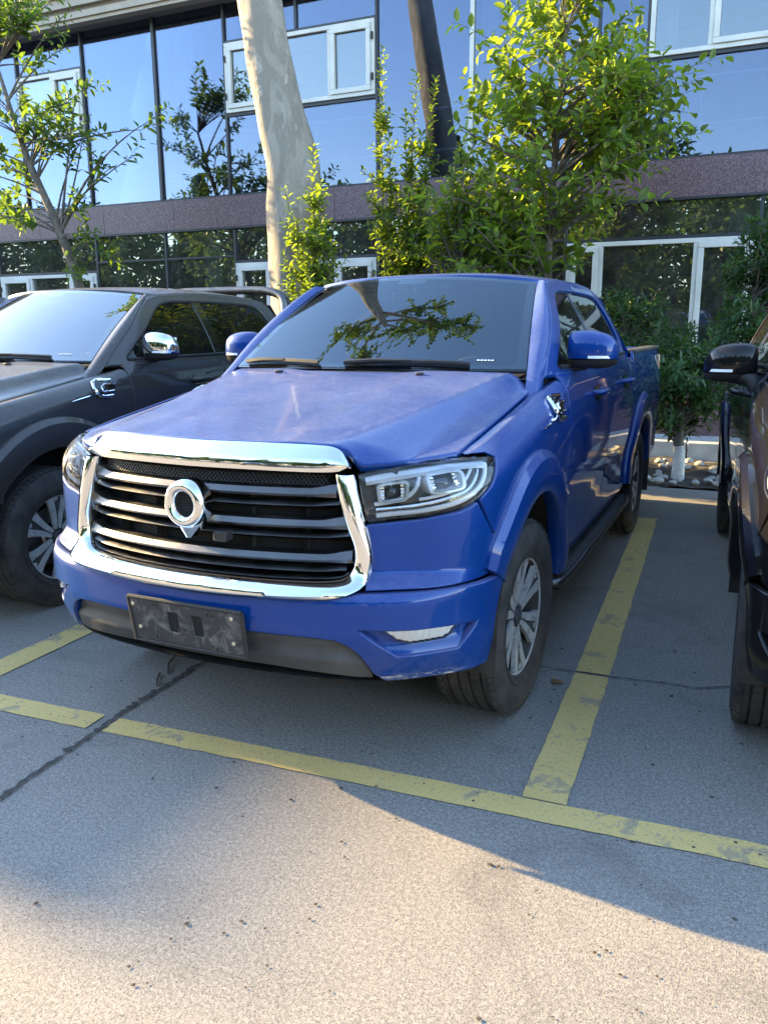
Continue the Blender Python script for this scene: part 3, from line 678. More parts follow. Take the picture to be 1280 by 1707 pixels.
def make_pickup():
    T = empty('pickup_truck', (0, 0, 0)); B = M['paint_blue']
    def two(name, mat, fill, parent=T, **kw):
        out = []
        for sg in (1, -1):
            mb = MB(); fill(mb); out.append(mb.build(name, mat, parent, sg=sg, **kw))
        return out
    # ---- bumper, one piece across the nose
    zs = lambda a: lerp_table([(0, .668), (.3, .676), (.5, .686), (.60, .704), (.72, .706), (.9, .702), (1.05, .698), (1.25, .690)], a)
    low = [(0, .556), (.44, .556), (.53, .551), (.575, .530), (.61, .498), (.655, .425), (.70, .392), (.98, .395), (1.12, .392)]
    rgt_ = low+[(SY(arch_y(z, FW, .50, -1)), z) for z in (.42, .48, .54, .60, .66)]+[(SY(arch_y(.69, FW, .5, -1)), .690)]
    topb = [(a, zs(a)) for a in (1.15, 1.05, .95, .85, .75, .66, .60, .55, .5, .4, .3, .2, .1, 0)]
    half = rgt_+topb
    full = half+[(-a, z) for a, z in half[::-1]][1:-1]
    mb = MB(); fh = [(.605, .590), (1.035, .572), (1.02, .552), (.955, .492), (.735, .492), (.66, .545)]; panel(mb, F_bump, full, [fh, [(-a, z) for a, z in fh]], step=.016, thick=.03); bumper = mb.build('bumper', B, T)
    def pocket(mb): panel(mb, lambda s, z, o: F_bump(s, z, o-.006-.028*sstep(.487, .545, z)), [(.59, .600), (1.05, .582), (1.035, .55), (.96, .484), (.73, .484), (.65, .545)], step=.02, thick=.004)
    two('fog_pocket', B, pocket)
    # panel between bumper seam and headlight
    def fascia(mb):
        bot = [(a, zs(a)+.006) for a in (.628, .66, .72, .8, .9, 1.0, 1.08, 1.14)]
        top = [(1.135, .85), (1.095, .90), (1.052, .964), (.99, .942), (.84, .919), (.70, .910), (.64, .906), (.615, .90), (.632, .84), (.636, .78)]
        panel(mb, F_skin, bot+top, step=.022, thick=.03)
    two('fascia', B, fascia)
    # lower skid
    def F_skid(s, z, off):
        r = sstep(.0, .02, .555-z-.0)*0
        g = -.012-.018*sstep(.47, .505, z)*sstep(.54, .52, z)
        return skin(s, z, off+g)
    sk = [(0, .553), (.44, .553), (.528, .548), (.572, .527), (.607, .496), (.650, .425), (.652, .405), (.6, .404), (.5, .412), (.3, .424), (0, .428)]
    mb = MB(); panel(mb, F_skid, sk+[(-a, z) for a, z in sk[::-1]][1:-1], step=.02, thick=.02)
    skid = mb.build('skid_panel', M['trim_grey'], T)
    mb = MB()                            # undertray folding back below the bumper
    mb.grid(lambda u, v: (lambda p, a: (p[0], p[1]+.45*v, p[2]-.012-.05*math.sin(v*1.6)))(skin(-1.05+2.1*u, .402, -.02), 0), 40, 6); mb.build('undertray', M['underbody'], T)
    # closing under-bumper and engine bay dark shell
    def shell(mb):
        pass
    mb = MB()
    mb.grid(lambda u, v: skin(-1.10+2.20*u, .40+.66*v, -.15), 40, 10)
    mb.build('nose_shell', M['underbody'], T)
    # ---- grille
    gin = [(0, 1.062), (.30, 1.064), (.505, 1.060), (.535, .956), (.580, .84), (.572, .775), (.528, .742), (.40, .737), (0, .736)]
    gl = gin+[(-a, z) for a, z in gin[::-1]][1:-1]
    mb = MB(); panel(mb, F_skin, inset_loop(gl if area(gl) > 0 else gl[::-1], -.02), step=.05, off=-.085, thick=.005)
    grille = mb.build('grille', M['void'], T)
    lim = lambda z: lerp_table([(.73, .45), (.75, .55), (.78, .573), (.84, .578), (.956, .535), (1.06, .503)], z)
    def bar(mb, z0, hgt, depth, o0, endh=None, n=60, ends=.0, drop=0):
        L = lim(z0)-ends; rs = []
        for k in range(n+1):
            s = -L+2*L*k/n; e_ = max(0, 1-(L-abs(s))/.10)
            h = hgt+(0 if endh is None else (endh-hgt)*sstep(0, 1, e_)); zz = z0+drop*sstep(0, 1, e_)
            rs.append([skin(s, zz-h/2, o0), skin(s, zz-h/2+.004, o0+depth*.75), skin(s, zz-h*.1, o0+depth), skin(s, zz+h/2-.003, o0+depth*.7), skin(s, zz+h/2, o0+depth*.25), skin(s, zz+h/2, o0-.02), skin(s, zz-h/2, o0-.02)])
        mb.rings(rs)
    for z0 in (1.006, .905, .795):
        mb = MB(); bar(mb, z0, .033, .036, -.042, .048, drop=.005); bar(mb, z0-.040, .018, .028, -.042, .024, ends=.004, drop=.006)
        mb.build('grille_bar', M['satin'], grille)
    for z0 in (.948, .846):
        mb = MB(); bar(mb, z0, .010, .02, -.075, ends=.0); mb.build('grille_slat', M['void'], grille)
    for s0 in (-.40, -.20, .20, .40):
        mb = MB(); mb.grid(lambda u, v: skin(s0-.004+.008*u, .742+.29*v, -.066), 1, 12); mb.grid(lambda u, v: skin(s0+.004, .742+.29*v, -.052-.03*u), 1, 12, True); mb.grid(lambda u, v: skin(s0-.004, .742+.29*v, -.052-.03*u), 1, 12)
        mb.build('grille_rib', M['gasket'], grille)
    mb = MB()
    for k in range(64):                 # diamond lattice below the chrome bar
        for d in (-1, 1):
            s0 = -.49+k*.98/63
            a = (s0-d*.016, 1.026); b = (s0+d*.016, 1.060)
            if abs(a[0]) > .50 or abs(b[0]) > .50: continue
            q = [skin(a[0]-.0015, a[1], -.03), skin(a[0]+.0015, a[1], -.03), skin(b[0]+.0015, b[1], -.03), skin(b[0]-.0015, b[1], -.03)]
            q2 = [skin(a[0]-.0015, a[1], -.036), skin(a[0]+.0015, a[1], -.036), skin(b[0]+.0015, b[1], -.036), skin(b[0]-.0015, b[1], -.036)]
            mb.rings([q2, q])
    mb.build('grille_mesh', M['plastic'], grille, smooth=False)
    # chrome U-shaped surround
    go = [(.510, 1.068, .588, 1.066), (.522, 1.01, .602, 1.01), (.538, .95, .620, .95), (.558, .89, .640, .89), (.578, .84, .655, .84), (.582, .80, .662, .795), (.572, .768, .652, .748), (.550, .748, .628, .722), (.515, .741, .588, .704), (.46, .738, .52, .688), (.38, .737, .42, .681), (.28, .736, .30, .676), (.14, .736, .15, .671), (0, .736, 0, .669)]
    U = smooth_loop(go, 4); U = U+[(-a, b, -c, d) for a, b, c, d in U[::-1]][1:]
    prof = [(0, -.075), (.0, -.01), (.06, .006), (.16, .019), (.40, .028), (.70, .027), (.90, .016), (1.0, -.004), (1.0, -.05)]
    mb = MB(); rs = []
    for a, b, c, d in U: rs.append([skin(a+(c-a)*t, b+(d-b)*t, o) for t, o in prof])
    mb.rings(rs, closed=False, cap=False); mb.build('grille_surround', M['chrome'], T, sharp=60)
    # chrome bar over the grille
    cb = [(0, 1.073, 1.160), (.2, 1.073, 1.1605), (.35, 1.071, 1.159), (.45, 1.070, 1.156), (.50, 1.071, 1.151), (.53, 1.074, 1.138), (.552, 1.079, 1.116), (.566, 1.083, 1.098), (.574, 1.086, 1.089)]
    cbs = smooth_loop(cb, 4); cbs = [(-a, b, c) for a, b, c in cbs[::-1]][:-1]+cbs
    prof = [(0, -.06), (0, .0), (.04, .012), (.30, .021), (.52, .022), (.62, .016), (.8, .004), (.97, -.006), (1.0, -.012), (1.0, -.06)]
    mb = MB(); mb.rings([[skin(s, a+(b-a)*t, o) for t, o in prof] for s, a, b in cbs], closed=False, cap=False)
    mb.build('bonnet_bar', M['chrome'], T, sharp=50)
    # ---- emblem : a ring drawn out to a point below
    mb = MB(); rs = []; ey = skin(0, .955)[1]-.002; n = 72
    for k in range(n):                   # the ring, a fat half-round moulding
        a = 2*math.pi*k/n; ring = [(math.sin(a)*.036, ey+.012, .958-math.cos(a)*.036*1.04)]
        for t in range(13):
            b = math.pi*t/12; rr = .0575-.0220*math.cos(b); ring.append((math.sin(a)*rr, ey-.016-.036*math.sin(b)**.8, .958-math.cos(a)*rr*1.04))
        ring.append((math.sin(a)*.0795, ey+.012, .958-math.cos(a)*.0795*1.04)); rs.append(ring)
    mb.rings(rs, closed=False, cap=False, loop=True)
    # the small point below, ridged down the middle
    L_ = (-.0605, ey-.014, .905); R_ = (.0605, ey-.014, .905); T_ = (0, ey-.022, .838); C_ = (0, ey-.047, .893); Lb, Rb, Tb = ((p[0], ey+.012, p[2]) for p in (L_, R_, T_))
    t1, t2 = (-.008, ey-.022, .842), (.008, ey-.022, .842)
    mb.add([L_, t1, t2, R_, C_, Lb, (-.008, ey+.012, .842), (.008, ey+.012, .842), Rb], [(0, 1, 4), (1, 2, 4), (2, 3, 4), (0, 5, 6, 1), (1, 6, 7, 2), (2, 7, 8, 3)])
    emb = mb.build('emblem', M['chrome'], T, sharp=50, fix=True)
    mb = MB(); panel(mb, lambda a, b, o: (a, ey-.004-o, .958+b), [(math.cos(k*.3927)*.045, math.sin(k*.3927)*.045) for k in range(16)], step=.02, thick=.004); mb.build('emblem_backing', M['plastic'], emb)
    mb = MB()
    for i in range(-4, 5):
        for j in range(-4, 5):
            x = i*.0105+(j % 2)*.00525; z = j*.0092
            if x*x+z*z < .040**2: mb.tube([(x-.0048, ey-.008, .958+z), (x+.0048, ey-.008, .958+z)], .0016, 5); mb.tube([(x, ey-.008, .958+z-.004), (x, ey-.008, .958+z+.004)], .0012, 5)
    mb.build('emblem_mesh', M['trim_grey'], emb)
    bx('parking_camera', (.115, ey+.01, .855), (.05, .05, .035), M['plastic'], T, .006)
    # ---- number plate holder
    PH = empty('plate_holder', (0, 0, 0)); PH.parent = T
    def F_pl(a, b, o): return (a, -.041-o+.028*((.545-b)/.17+.5), b)
    hole = lambda x0, x1: [(x0, .515), (x1, .515), (x1, .588), (x0, .588)]
    mb = MB(); panel(mb, F_pl, [(-.220, .468), (.222, .468), (.226, .624), (-.222, .624)], [hole(-.072, -.028), hole(.030, .068)], step=.03, thick=.018, roll=.003)
    mb.build('backplate', M['plate_plastic'], PH)
    mb = MB()
    for p, q in (((-.226, .464), (.228, .464)), ((.228, .464), (.231, .628)), ((.231, .628), (-.228, .628)), ((-.228, .628), (-.226, .464))):
        mb.tube([F_pl(p[0], p[1], -.004), F_pl(q[0], q[1], -.004)], .0075, 8)
    mb.build('rim', M['plastic'], PH)
    mb = MB(); panel(mb, F_pl, [(-.10, .49), (.10, .49), (.10, .605), (-.10, .605)], step=.05, off=-.006, thick=.002, roll=.0005); mb.build('bracket', M['void'], PH)
    for x, z in ((-.205, .606), (.195, .606), (-.19, .52), (.19, .515)):
        mb = MB(); c = F_pl(x, z, .004); mb.tube([(c[0], c[1]+.006, c[2]), (c[0], c[1]-.003, c[2])], [.0085, .007], 10); mb.build('screw', M['screw'], PH)
    for x, z, rr in ((-.125, .487, .011), (.105, .487, .013), (.10, .605, .012), (-.02, .53, .01), (-.12, .61, .009)):
        mb = MB(); c = F_pl(x, z, .001); mb.lathe([(0, rr*.55), (-.003, rr*.6), (-.003, rr), (0, rr)], 14); mb.xf(Matrix.Translation(c) @ Matrix.Rotation(R(90), 4, 'Z')); mb.build('boss', M['plate_plastic'], PH)
    # ---- fog lamps
    def fogl(mb): panel(mb, lambda s, z, o: skin(s, z, o-.004+.030*sstep(.84, 1.10, abs(s))), [(.685, .586), (.958, .577), (.93, .545), (.905, .533), (.775, .533), (.73, .548)], step=.02, thick=.022, off=-.004)
    fl = two('fog_lamp', M['lamp_glass'], fogl)
    def fogr(mb): panel(mb, lambda s, z, o: skin(s, z, o-.020+.030*sstep(.84, 1.10, abs(s))+.0022*math.sin(s*260)), [(.688, .584), (.955, .575), (.928, .546), (.903, .536), (.777, .536), (.732, .55)], step=.006, thick=.01)
    for sg, p in ((1, fl[0]), (-1, fl[1])):
        mb = MB(); fogr(mb); mb.build('reflector', M['drl'], p, sg=sg)
    # ---- headlights
    HL = [(.594, 1.068), (.68, 1.080), (.78, 1.092), (.92, 1.101), (1.08, 1.104), (1.19, 1.100), (1.215, 1.088), (1.165, 1.050), (1.113, 1.012), (1.055, .975), (.99, .950), (.84, .928), (.72, .918), (.640, .914), (.630, .922), (.610, .99)]
    for sg in (1, -1):
        H = empty('headlight', (0, 0, 0)); H.parent = T
        hl = HL if area(HL) > 0 else HL[::-1]
        mb = MB(); panel(mb, F_skin, inset_loop(hl, -.006), step=.03, off=-.065, thick=.004); mb.build('housing', M['lamp_housing'], H, sg=sg)
        # bowl sides
        mb = MB(); l = densify(hl, .02); mb.rings([[skin(a, b, -.004) for a, b in l], [skin(a, b, -.07) for a, b in l]], True, False); mb.build('bezel', M['plastic_gloss'], H, sg=sg)
        def strip(name, pts, w, o0, mat, rad=.008):
            mb = MB(); P = smooth_loop(pts, 5); mb.tube([skin(a, b, o0) for a, b in P], rad, 8, squash=w); mb.build(name, M[mat], H, sg=sg)
        # light guide over the top, broad and pale
        mb = MB(); tp = smooth_loop([(.624, 1.052), (.70, 1.061), (.80, 1.070), (.93, 1.079), (1.07, 1.083), (1.17, 1.081)], 5); bt = smooth_loop([(.630, 1.026), (.70, 1.034), (.80, 1.045), (.93, 1.060), (1.07, 1.067), (1.145, 1.062)], 5)
        mb.rings([[skin(*a, -.05), skin(*a, -.026), skin((a[0]+b[0])/2, (a[1]+b[1])/2, -.018), skin(*b, -.026), skin(*b, -.05)] for a, b in zip(tp, bt)]); mb.build('light_guide', M['drl'], H, sg=sg)
        # outer sweep and floor strips
        strip('light_guide', [(1.165, 1.072), (1.118, 1.03), (1.07, .995), (1.00, .968), (.86, .944), (.74, .935), (.672, .931)], 1.0, -.026, 'drl', .0085)
        strip('trim', [(1.125, 1.062), (1.085, 1.025), (1.045, 1.000), (.99, .984), (.88, .964), (.76, .952), (.672, .948)], 1.0, -.036, 'chrome', .0065)
        strip('trim', [(1.10, 1.066), (1.045, 1.028), (.985, 1.000), (.90, .983), (.86, .978)], 1, -.04, 'drl', .006)
        strip('trim', [(.868, 1.050), (.845, 1.012), (.80, .985), (.74, .973), (.665, .965)], 1, -.034, 'drl', .0075)
        for cs, cz, w in ((.745, 1.002, .070), (.965, 1.032, .078)):
            # projector pod : a bright rounded frame round a dark lens
            mb = MB(); rs = []
            for k in range(40):
                a = 2*math.pi*k/40; ca, sa = math.cos(a), math.sin(a); q = (abs(ca)**6+abs(sa)**6)**(-1/6)
                f = lambda t, o: skin(cs+ca*q*w*t*(1+.10*sa), cz+sa*q*.034*t+ca*q*w*t*.09, o)
                rs.append([f(1, -.062), f(1, -.030), f(.94, -.022), f(.78, -.022), f(.72, -.030), f(.66, -.055)])
            mb.rings(rs, closed=False, cap=False, loop=True); pod = mb.build('projector', M['lamp_clear'], H, sg=sg)
            mb = MB(); mb.grid(lambda u, v: skin(cs+(u-.5)*w*.86, cz+(v-.5)*.046+(u-.5)*w*.12, -.046+.016*(1-((u-.5)**2+(v-.5)**2)*3)), 8, 8); mb.build('lens', M['lens_dark'], H, sg=sg)
            for dx in (-.62, .62):
                mb = MB(); mb.grid(lambda u, v: skin(cs+dx*w+(u-.5)*w*.22, cz+(v-.5)*.05+dx*w*.09, -.034+.004*math.sin(v*28)), 4, 16); mb.build('reflector', M['chrome'], H, sg=sg)
        mb = MB(); panel(mb, F_skin, inset_loop(hl, .003), step=.025, thick=.006, roll=.003); mb.build('cover', M['lamp_glass'], H, sg=sg)
    # ---- bonnet
    N_ = 60
    fr = [(-.795+1.59*k/N_, hf(-.795+1.59*k/N_)[0]+.004) for k in range(N_+1)]
    re = [(-.795+1.59*k/N_, hood_rear(-.795+1.59*k/N_)) for k in range(N_, -1, -1)]
    mb = MB(); panel(mb, F_hood, fr+re, step=.019, thick=.02, roll=.005, e=.007); mb.build('bonnet', B, T)
    bx('engine_bay', (0, .75, .85), (1.3, 1.0, .5), M['underbody'], T)
    # washer jets
    for x in (-.35, .35):
        y = hood_rear(x)-.10; bx('washer_jet', (x, y, hood_surf(x, y)+.004), (.03, .03, .012), M['plastic'], T, .003)
    # ---- wings
    def wing(mb):
        top = [(SY(y), z_edge(y)-.004) for y in (1.50, 1.35, 1.2, 1.05, .9, .75, .62, .52, .46)]
        fw_ = [(1.090, 1.1095), (1.195, 1.107), (1.225, 1.090), (1.172, 1.046), (1.120, 1.008), (1.062, .972), (1.102, .905), (1.142, .85)]
        arch_ = arc(FW, .60, 50, 150, 16)
        back = [(SY(1.50), .52), (SY(1.565), .50), (SY(1.588), .60), (SY(1.588), 1.27), (SY(1.57), 1.285), (SY(1.50), z_edge(1.50)-.004)]
        panel(mb, F_skin, top[1:]+fw_+arch_+back, step=.022, thick=.02, e=.004)
    two('wing', B, wing)
    # cowl scuttle in front of the screen
    mb = MB(); mb.grid(lambda u, v: (-.80+1.6*u, hood_rear(-.80+1.6*u)-.03+.15*v, 1.310+.012*v-.03*abs(-.8+1.6*u)**2), 40, 4); mb.build('cowl', M['plastic'], T)
    # ---- doors and rear quarter
    def door(y0, y1):
        def fn(mb):
            l = [(SY(y0), .455), (SY(y1-.06), .455)]
            if y1 > 3: l = [(SY(y0), .455), (SY(3.50), .455)]+[(SY(RW-.60*math.cos(R(a))), .39+.60*math.sin(R(a))) for a in (14, 22, 30)]+[(SY(y1), .74)]
            else: l = [(SY(y0), .455), (SY(y1), .455)]
            l += [(SY(y1), 1.27), (SY(y1), 1.315), (SY(y0), 1.315)]
            panel(mb, F_skin, l, step=.04, thick=.02, e=.004)
        return fn
    fd = two('front_door', B, door(1.596, 2.612)); rd = two('rear_door', B, door(2.620, 3.60))
    def quarter(mb):
        panel(mb, F_skin, [(SY(3.608), .78), (SY(3.765), .92), (SY(3.765), 1.315), (SY(3.608), 1.315)], step=.03, thick=.02)
    two('cab_quarter', B, quarter)
    for doors, yh in ((fd, 2.30), (rd, 3.30)):
        for sg, d in zip((1, -1), doors):
            mb = MB(); s0 = SY(yh)
            P = [skin(s0-.10, 1.185, -.01), skin(s0-.095, 1.186, .025), skin(s0-.07, 1.187, .042), skin(s0, 1.188, .046), skin(s0+.07, 1.187, .042), skin(s0+.095, 1.186, .025), skin(s0+.10, 1.185, -.01)]
            mb.tube(smooth_loop(P, 4), .0155, 10, squash=1.0); mb.build('door_handle', B, d, sg=sg)
            mb = MB(); mb.grid(lambda u, v: skin(s0-.075+.15*u, 1.150+.07*v, .003-.0*u), 8, 4); mb.build('handle_cup', M['plastic_gloss'], d, sg=sg)
    # sill
    def sill(mb): mb.grid(lambda u, v: skin(SY(1.50)+(SY(3.58)-SY(1.50))*u, .36+.11*v, -.03-.03*(1-v)), 30, 4)
    two('sill', M['underbody'], sill)
    # ---- arch flares
    def flare(cy, a0, a1, x0=.0, front=True):
        def fn(mb):
            prof = [(.668, -.006), (.664, .014), (.636, .034), (.585, .040), (.525, .036), (.506, .028), (.500, .015), (.500, -.025)]
            rs = []; n = 40
            for k in range(n+1):
                a = R(a0+(a1-a0)*k/n); sq = 1-.055*sstep(40, a0, math.degrees(a)) if front else 1
                rs.append([skin(SY(cy-r*sq*math.cos(a)), .39+r*math.sin(a), o+x0) for r, o in prof])
            mb.rings(rs, closed=False, cap=False)
            for e_ in (0, n): mb.add(rs[e_], [tuple(range(len(prof)))])
        return fn
    two('wheel_arch', B, flare(FW, 31, 176), sharp=25)
    two('wheel_arch', B, flare(RW, 8, 172, -.004, False), sharp=25)
    def liner(cy):
        def fn(mb):
            mb.grid(lambda u, v: (.50+.435*v, cy-.515*math.cos(R(-5+190*u)), .39+.515*math.sin(R(-5+190*u))), 24, 3)
            mb.grid(lambda u, v: (.50, cy-.515*v*math.cos(R(-5+190*u)), .39+.515*v*math.sin(R(-5+190*u))), 24, 2)
        return fn
    two('wheel_liner', M['wheel_well'], liner(FW)); two('wheel_liner', M['wheel_well'], liner(RW))
    # ---- side steps
    for sg in (1, -1):
        mb = MB(); P = smooth_loop([(.87, 1.42), (.935, 1.44), (.95, 1.53), (.955, 2.2), (.955, 3.0), (.948, 3.46), (.92, 3.56), (.85, 3.58)], 5)
        rs = []
        for x, y in P: rs.append([(.70, y, .372), (x-.012, y, .372), (x-.012, y, .402), (x-.03, y, .408), (.70, y, .412)])
        mb.rings(rs); st = mb.build('side_step', M['plastic'], T, sg=sg, sharp=30)
        mb = MB(); mb.tube([(x-.006, y, .386) for x, y in P], .0165, 10, squash=1.25); mb.build('edge_trim', M['satin'], st, sg=sg)
        mb = MB()
        for k in range(56): mb.box((.865, 1.60+k*.034, .4115), (.085, .012, .006))
        mb.build('tread_pad', M['trim_grey'], st, sg=sg, smooth=False)
        for y in (1.75, 2.5, 3.25): MB().box((.62, y, .39), (.3, .05, .035)).build('bracket', M['underbody'], st, sg=sg)
    # ---- glasshouse
    win = [(1.70, 1.335), (2.4, 1.343), (3.2, 1.352), (3.47, 1.362), (3.53, 1.40), (3.50, 1.55), (3.44, 1.655), (3.36, 1.690), (2.9, 1.708), (2.5, 1.705), (2.26, 1.692), (2.15, 1.660), (1.95, 1.535), (1.70, 1.375), (1.665, 1.345)]
    def frame(mb):
        out = CAB_TOP+[(3.2, 1.30), (2.6, 1.30), (2.0, 1.30)]
        panel(mb, F_cab, out, [smooth_loop(win, 3, True)], step=.035, thick=.03, roll=.006, e=.012)
    two('cab_frame', B, frame)
    def apillar(mb):                     # the strip between screen edge and cab frame
        n = 24
        def fn(u, v):
            a = ws(1.0, u)+Vector((.004, .004, 0)); y, z = [lerp_table([(k, q[i]) for k, q in zip((0, .3, .55, .85, 1.0), CAB_TOP[:5])], u) for i in (0, 1)]
            if u < 0: a = ws(1.0, 0)+Vector((.004, .004, 0))+(ws(1.0, 0)-ws(1.0, .3))*(-u/.3); y, z = 1.475+u*.42, 1.30+u*.35
            b = Vector(F_cab(y, z, .0)); p = a.lerp(b, v); return p+Vector((.55, -.65, .5))*(.022*math.sin(math.pi*v))
        mb.grid(lambda u, v: fn(-.25+1.25*u, v), n+6, 6)
    two('windscreen_pillar', B, apillar)
    glass_ = smooth_loop(inset_loop(smooth_loop(win, 3, True), -.012) if area(win) > 0 else inset_loop(smooth_loop(win, 3, True)[::-1], -.012), 1, True)
    def sg_front(mb): panel(mb, F_cab, [q for q in clip_y(glass_, 0, 2.585)], step=.06, off=-.016, thick=.004, roll=.001)
    def sg_rear(mb): panel(mb, F_cab, [q for q in clip_y(glass_, 2.665, 9)], step=.06, off=-.016, thick=.004, roll=.001)
    two('side_window', M['side_glass'], sg_front); two('side_window', M['side_glass'], sg_rear)
    def bp(mb): panel(mb, F_cab, [(2.575, 1.335), (2.675, 1.337), (2.675, 1.712), (2.575, 1.712)], step=.04, off=-.010, thick=.012)
    two('door_pillar', M['plastic_gloss'], bp)
    def seal(mb): mb.tube([Vector(F_cab(y, 1.338+.008*(y-1.7), .004)) for y in np.linspace(1.66, 3.5, 20)], .009, 6)
    two('window_seal', M['plastic'], seal)
    # roof
    rl = [(roof_half(y)-.002, y) for y in (2.20, 2.4, 2.6, 2.8, 3.0, 3.2, 3.4, 3.55, 3.66)]
    hd = [(x, 2.02+.30*x*x+.004) for x in (-.60, -.45, -.3, -.15, 0, .15, .3, .45, .60)]
    bk = [(x, 3.70-.05*(x/.6)**2) for x in (.55, .3, 0, -.3, -.55)]
    mb = MB(); panel(mb, F_roof, hd+rl+bk+[(-x, y) for x, y in rl[::-1]], step=.045, thick=.03, roll=.004); mb.build('roof', B, T)
    mb = MB(); mb.grid(lambda u, v: ws(u, .01+.98*v), 48, 20, True); scr = mb.build('windscreen', M['windscreen'], T)
    mb = MB()                            # black ceramic border
    def brd(u, v, o=.004): return ws(u, v)-Vector((0, -.5, .86))*o
    mb.grid(lambda u, v: brd(u, .0+.045*v), 48, 2); mb.grid(lambda u, v: brd(u, .955+.045*v), 48, 2); mb.grid(lambda u, v: brd(.028*u, v), 2, 20); mb.grid(lambda u, v: brd(1-.028*u, v), 2, 20)
    mb.grid(lambda u, v: brd(.44+.12*u, .90+.06*v), 6, 2)
    mb.build('screen_border', M['plastic_gloss'], scr)
    mb = MB()
    for k in range(5): mb.grid(lambda u, v: brd(.862+.010*k+.007*u, .075+.012*v, -.003), 1, 1)
    mb.build('sticker', M['sticker'], scr)
    # rear window and back wall of the cab
    mb = MB(); mb.grid(lambda u, v: (-.62+1.24*u+(.06*(1-2*u))*v, 3.755-.07*v, 1.36+.34*v), 8, 4); mb.build('rear_window', M['side_glass'], T)
    mb = MB(); mb.grid(lambda u, v: (-.86+1.72*u, 3.75, .55+.80*v), 8, 8)
    for sx in (1, -1): mb.grid(lambda u, v: (sx*(.60+.26*u*(1-.75*v)), 3.752-.07*v, 1.35+.36*v), 4, 6, sx < 0)
    mb.build('cab_back', B, T)
    # ---- load bed
    def bedside(mb):
        l = [(SY(3.785), .78)]+[(SY(RW-.60*math.cos(R(a))), .39+.60*math.sin(R(a))) for a in range(42, 172, 8)]+[(SY(4.78), .46), (SY(5.30), .50), (SY(5.32), .60), (SY(5.325), 1.345), (SY(5.30), 1.362), (SY(3.80), 1.352), (SY(3.785), 1.340)]
        panel(mb, F_bed, l, step=.045, thick=.02)
    two('bed_side', B, bedside)
    def rail(mb):
        mb.box((.842, 4.55, 1.352), (.11, 1.50, .022))
    two('bed_rail', M['trim_grey'], rail, bevel=.006)
    def bedin(mb): mb.box((.775, 4.55, 1.08), (.02, 1.5, .54))
    two('bed_wall', B, bedin)
    bx('bed_floor', (0, 4.55, .80), (1.56, 1.52, .03), M['plastic'], T)
    bx('tailgate', (0, 5.31, 1.075), (1.66, .05, .55), B, T, .012)
    bx('front_bulkhead', (0, 3.80, 1.07), (1.6, .03, .55), B, T)
    bx('rear_bumper', (0, 5.36, .55), (1.70, .12, .18), M['trim_grey'], T, .02)
    def tail(mb): mb.box((.865, 5.31, 1.12), (.09, .055, .34))
    two('tail_lamp', M['amber'], tail, bevel=.012)
    # ---- underbody
    mb = MB(); mb.box((0, 2.6, .50), (1.30, 4.6, .16))
    for x in (-.42, .42): mb.box((x, 2.7, .40), (.09, 5.0, .14))
    for y in (FW, RW): mb.tube([(-.68, y, WZ), (.68, y, WZ)], .05, 10)
    mb.tube([(0, RW, WZ-.02), (0, 1.5, .42)], .035, 8); mb.box((0, RW, WZ), (.26, .3, .26))
    mb.build('chassis', M['underbody'], T)
    def flap(mb): mb.box((.82, RW+.50, .36), (.24, .012, .26))
    two('mud_flap', M['plastic'], flap)
    # ---- interior
    mb = MB(); mb.grid(lambda u, v: (-.72+1.44*u, 1.40+.30*(.72**2-(u*1.44-.72)**2)*-.5+.52*v, 1.30+.035*math.sin(math.pi*v)-.06*v), 20, 8, True); mb.box((0, 1.82, 1.10), (1.4, .16, .3)); mb.build('dashboard', M['interior'], T)
    mb = MB(); mb.box((0, 2.65, .62), (1.6, 2.2, .06)); mb.build('cabin_floor', M['interior'], T)
    mb = MB(); rs = []
    for k in range(32):
        a = 2*math.pi*k/32; c = Vector((.36+.18*math.cos(a), 1.98-.18*math.sin(a)*.42, 1.20+.18*math.sin(a)*.9)); rad = Vector((math.cos(a), -math.sin(a)*.42, math.sin(a)*.9)).normalized(); ax = Vector((0, -.9, -.42))
        rs.append([c+(rad*math.cos(b)+ax*math.sin(b))*.016 for b in [2*math.pi*j/8 for j in range(8)]])
    mb.rings(rs, True, False, True); mb.tube([(.36, 1.98, 1.20), (.36, 1.75, 1.10)], .03, 8); mb.tube([(.20, 1.98, 1.20), (.52, 1.98, 1.20)], .02, 8); mb.build('steering_wheel', M['interior'], T)
    def seat_(x, y):
        mb = MB(); mb.box((x, y, .86), (.50, .52, .16)); mb.box((x, y+.28, 1.16), (.48, .13, .60), Matrix.Rotation(R(-10), 3, 'X')); mb.box((x, y+.36, 1.55), (.26, .09, .17))
        mb.tube([(x-.06, y+.345, 1.42), (x-.06, y+.36, 1.52)], .008, 6); mb.tube([(x+.06, y+.345, 1.42), (x+.06, y+.36, 1.52)], .008, 6); mb.build('seat', M['seat'], T, bevel=.035, seg=3)
    for x in (-.36, .36): seat_(x, 2.30)
    for x in (-.36, .36): seat_(x, 3.15)
    mb = MB(); mb.box((0, 2.00, 1.665), (.24, .03, .07)); mb.tube([(0, 2.0, 1.68), (0, 2.02, 1.76)], .008, 6); mb.build('rear_view_mirror', M['plastic_gloss'], T, bevel=.012)
    mb = MB(); mb.grid(lambda u, v: (-.62+1.24*u, 2.10+1.5*v, z_roof(2.10+1.5*v)-.075), 6, 6); mb.build('headlining', M['room_wall'], T)
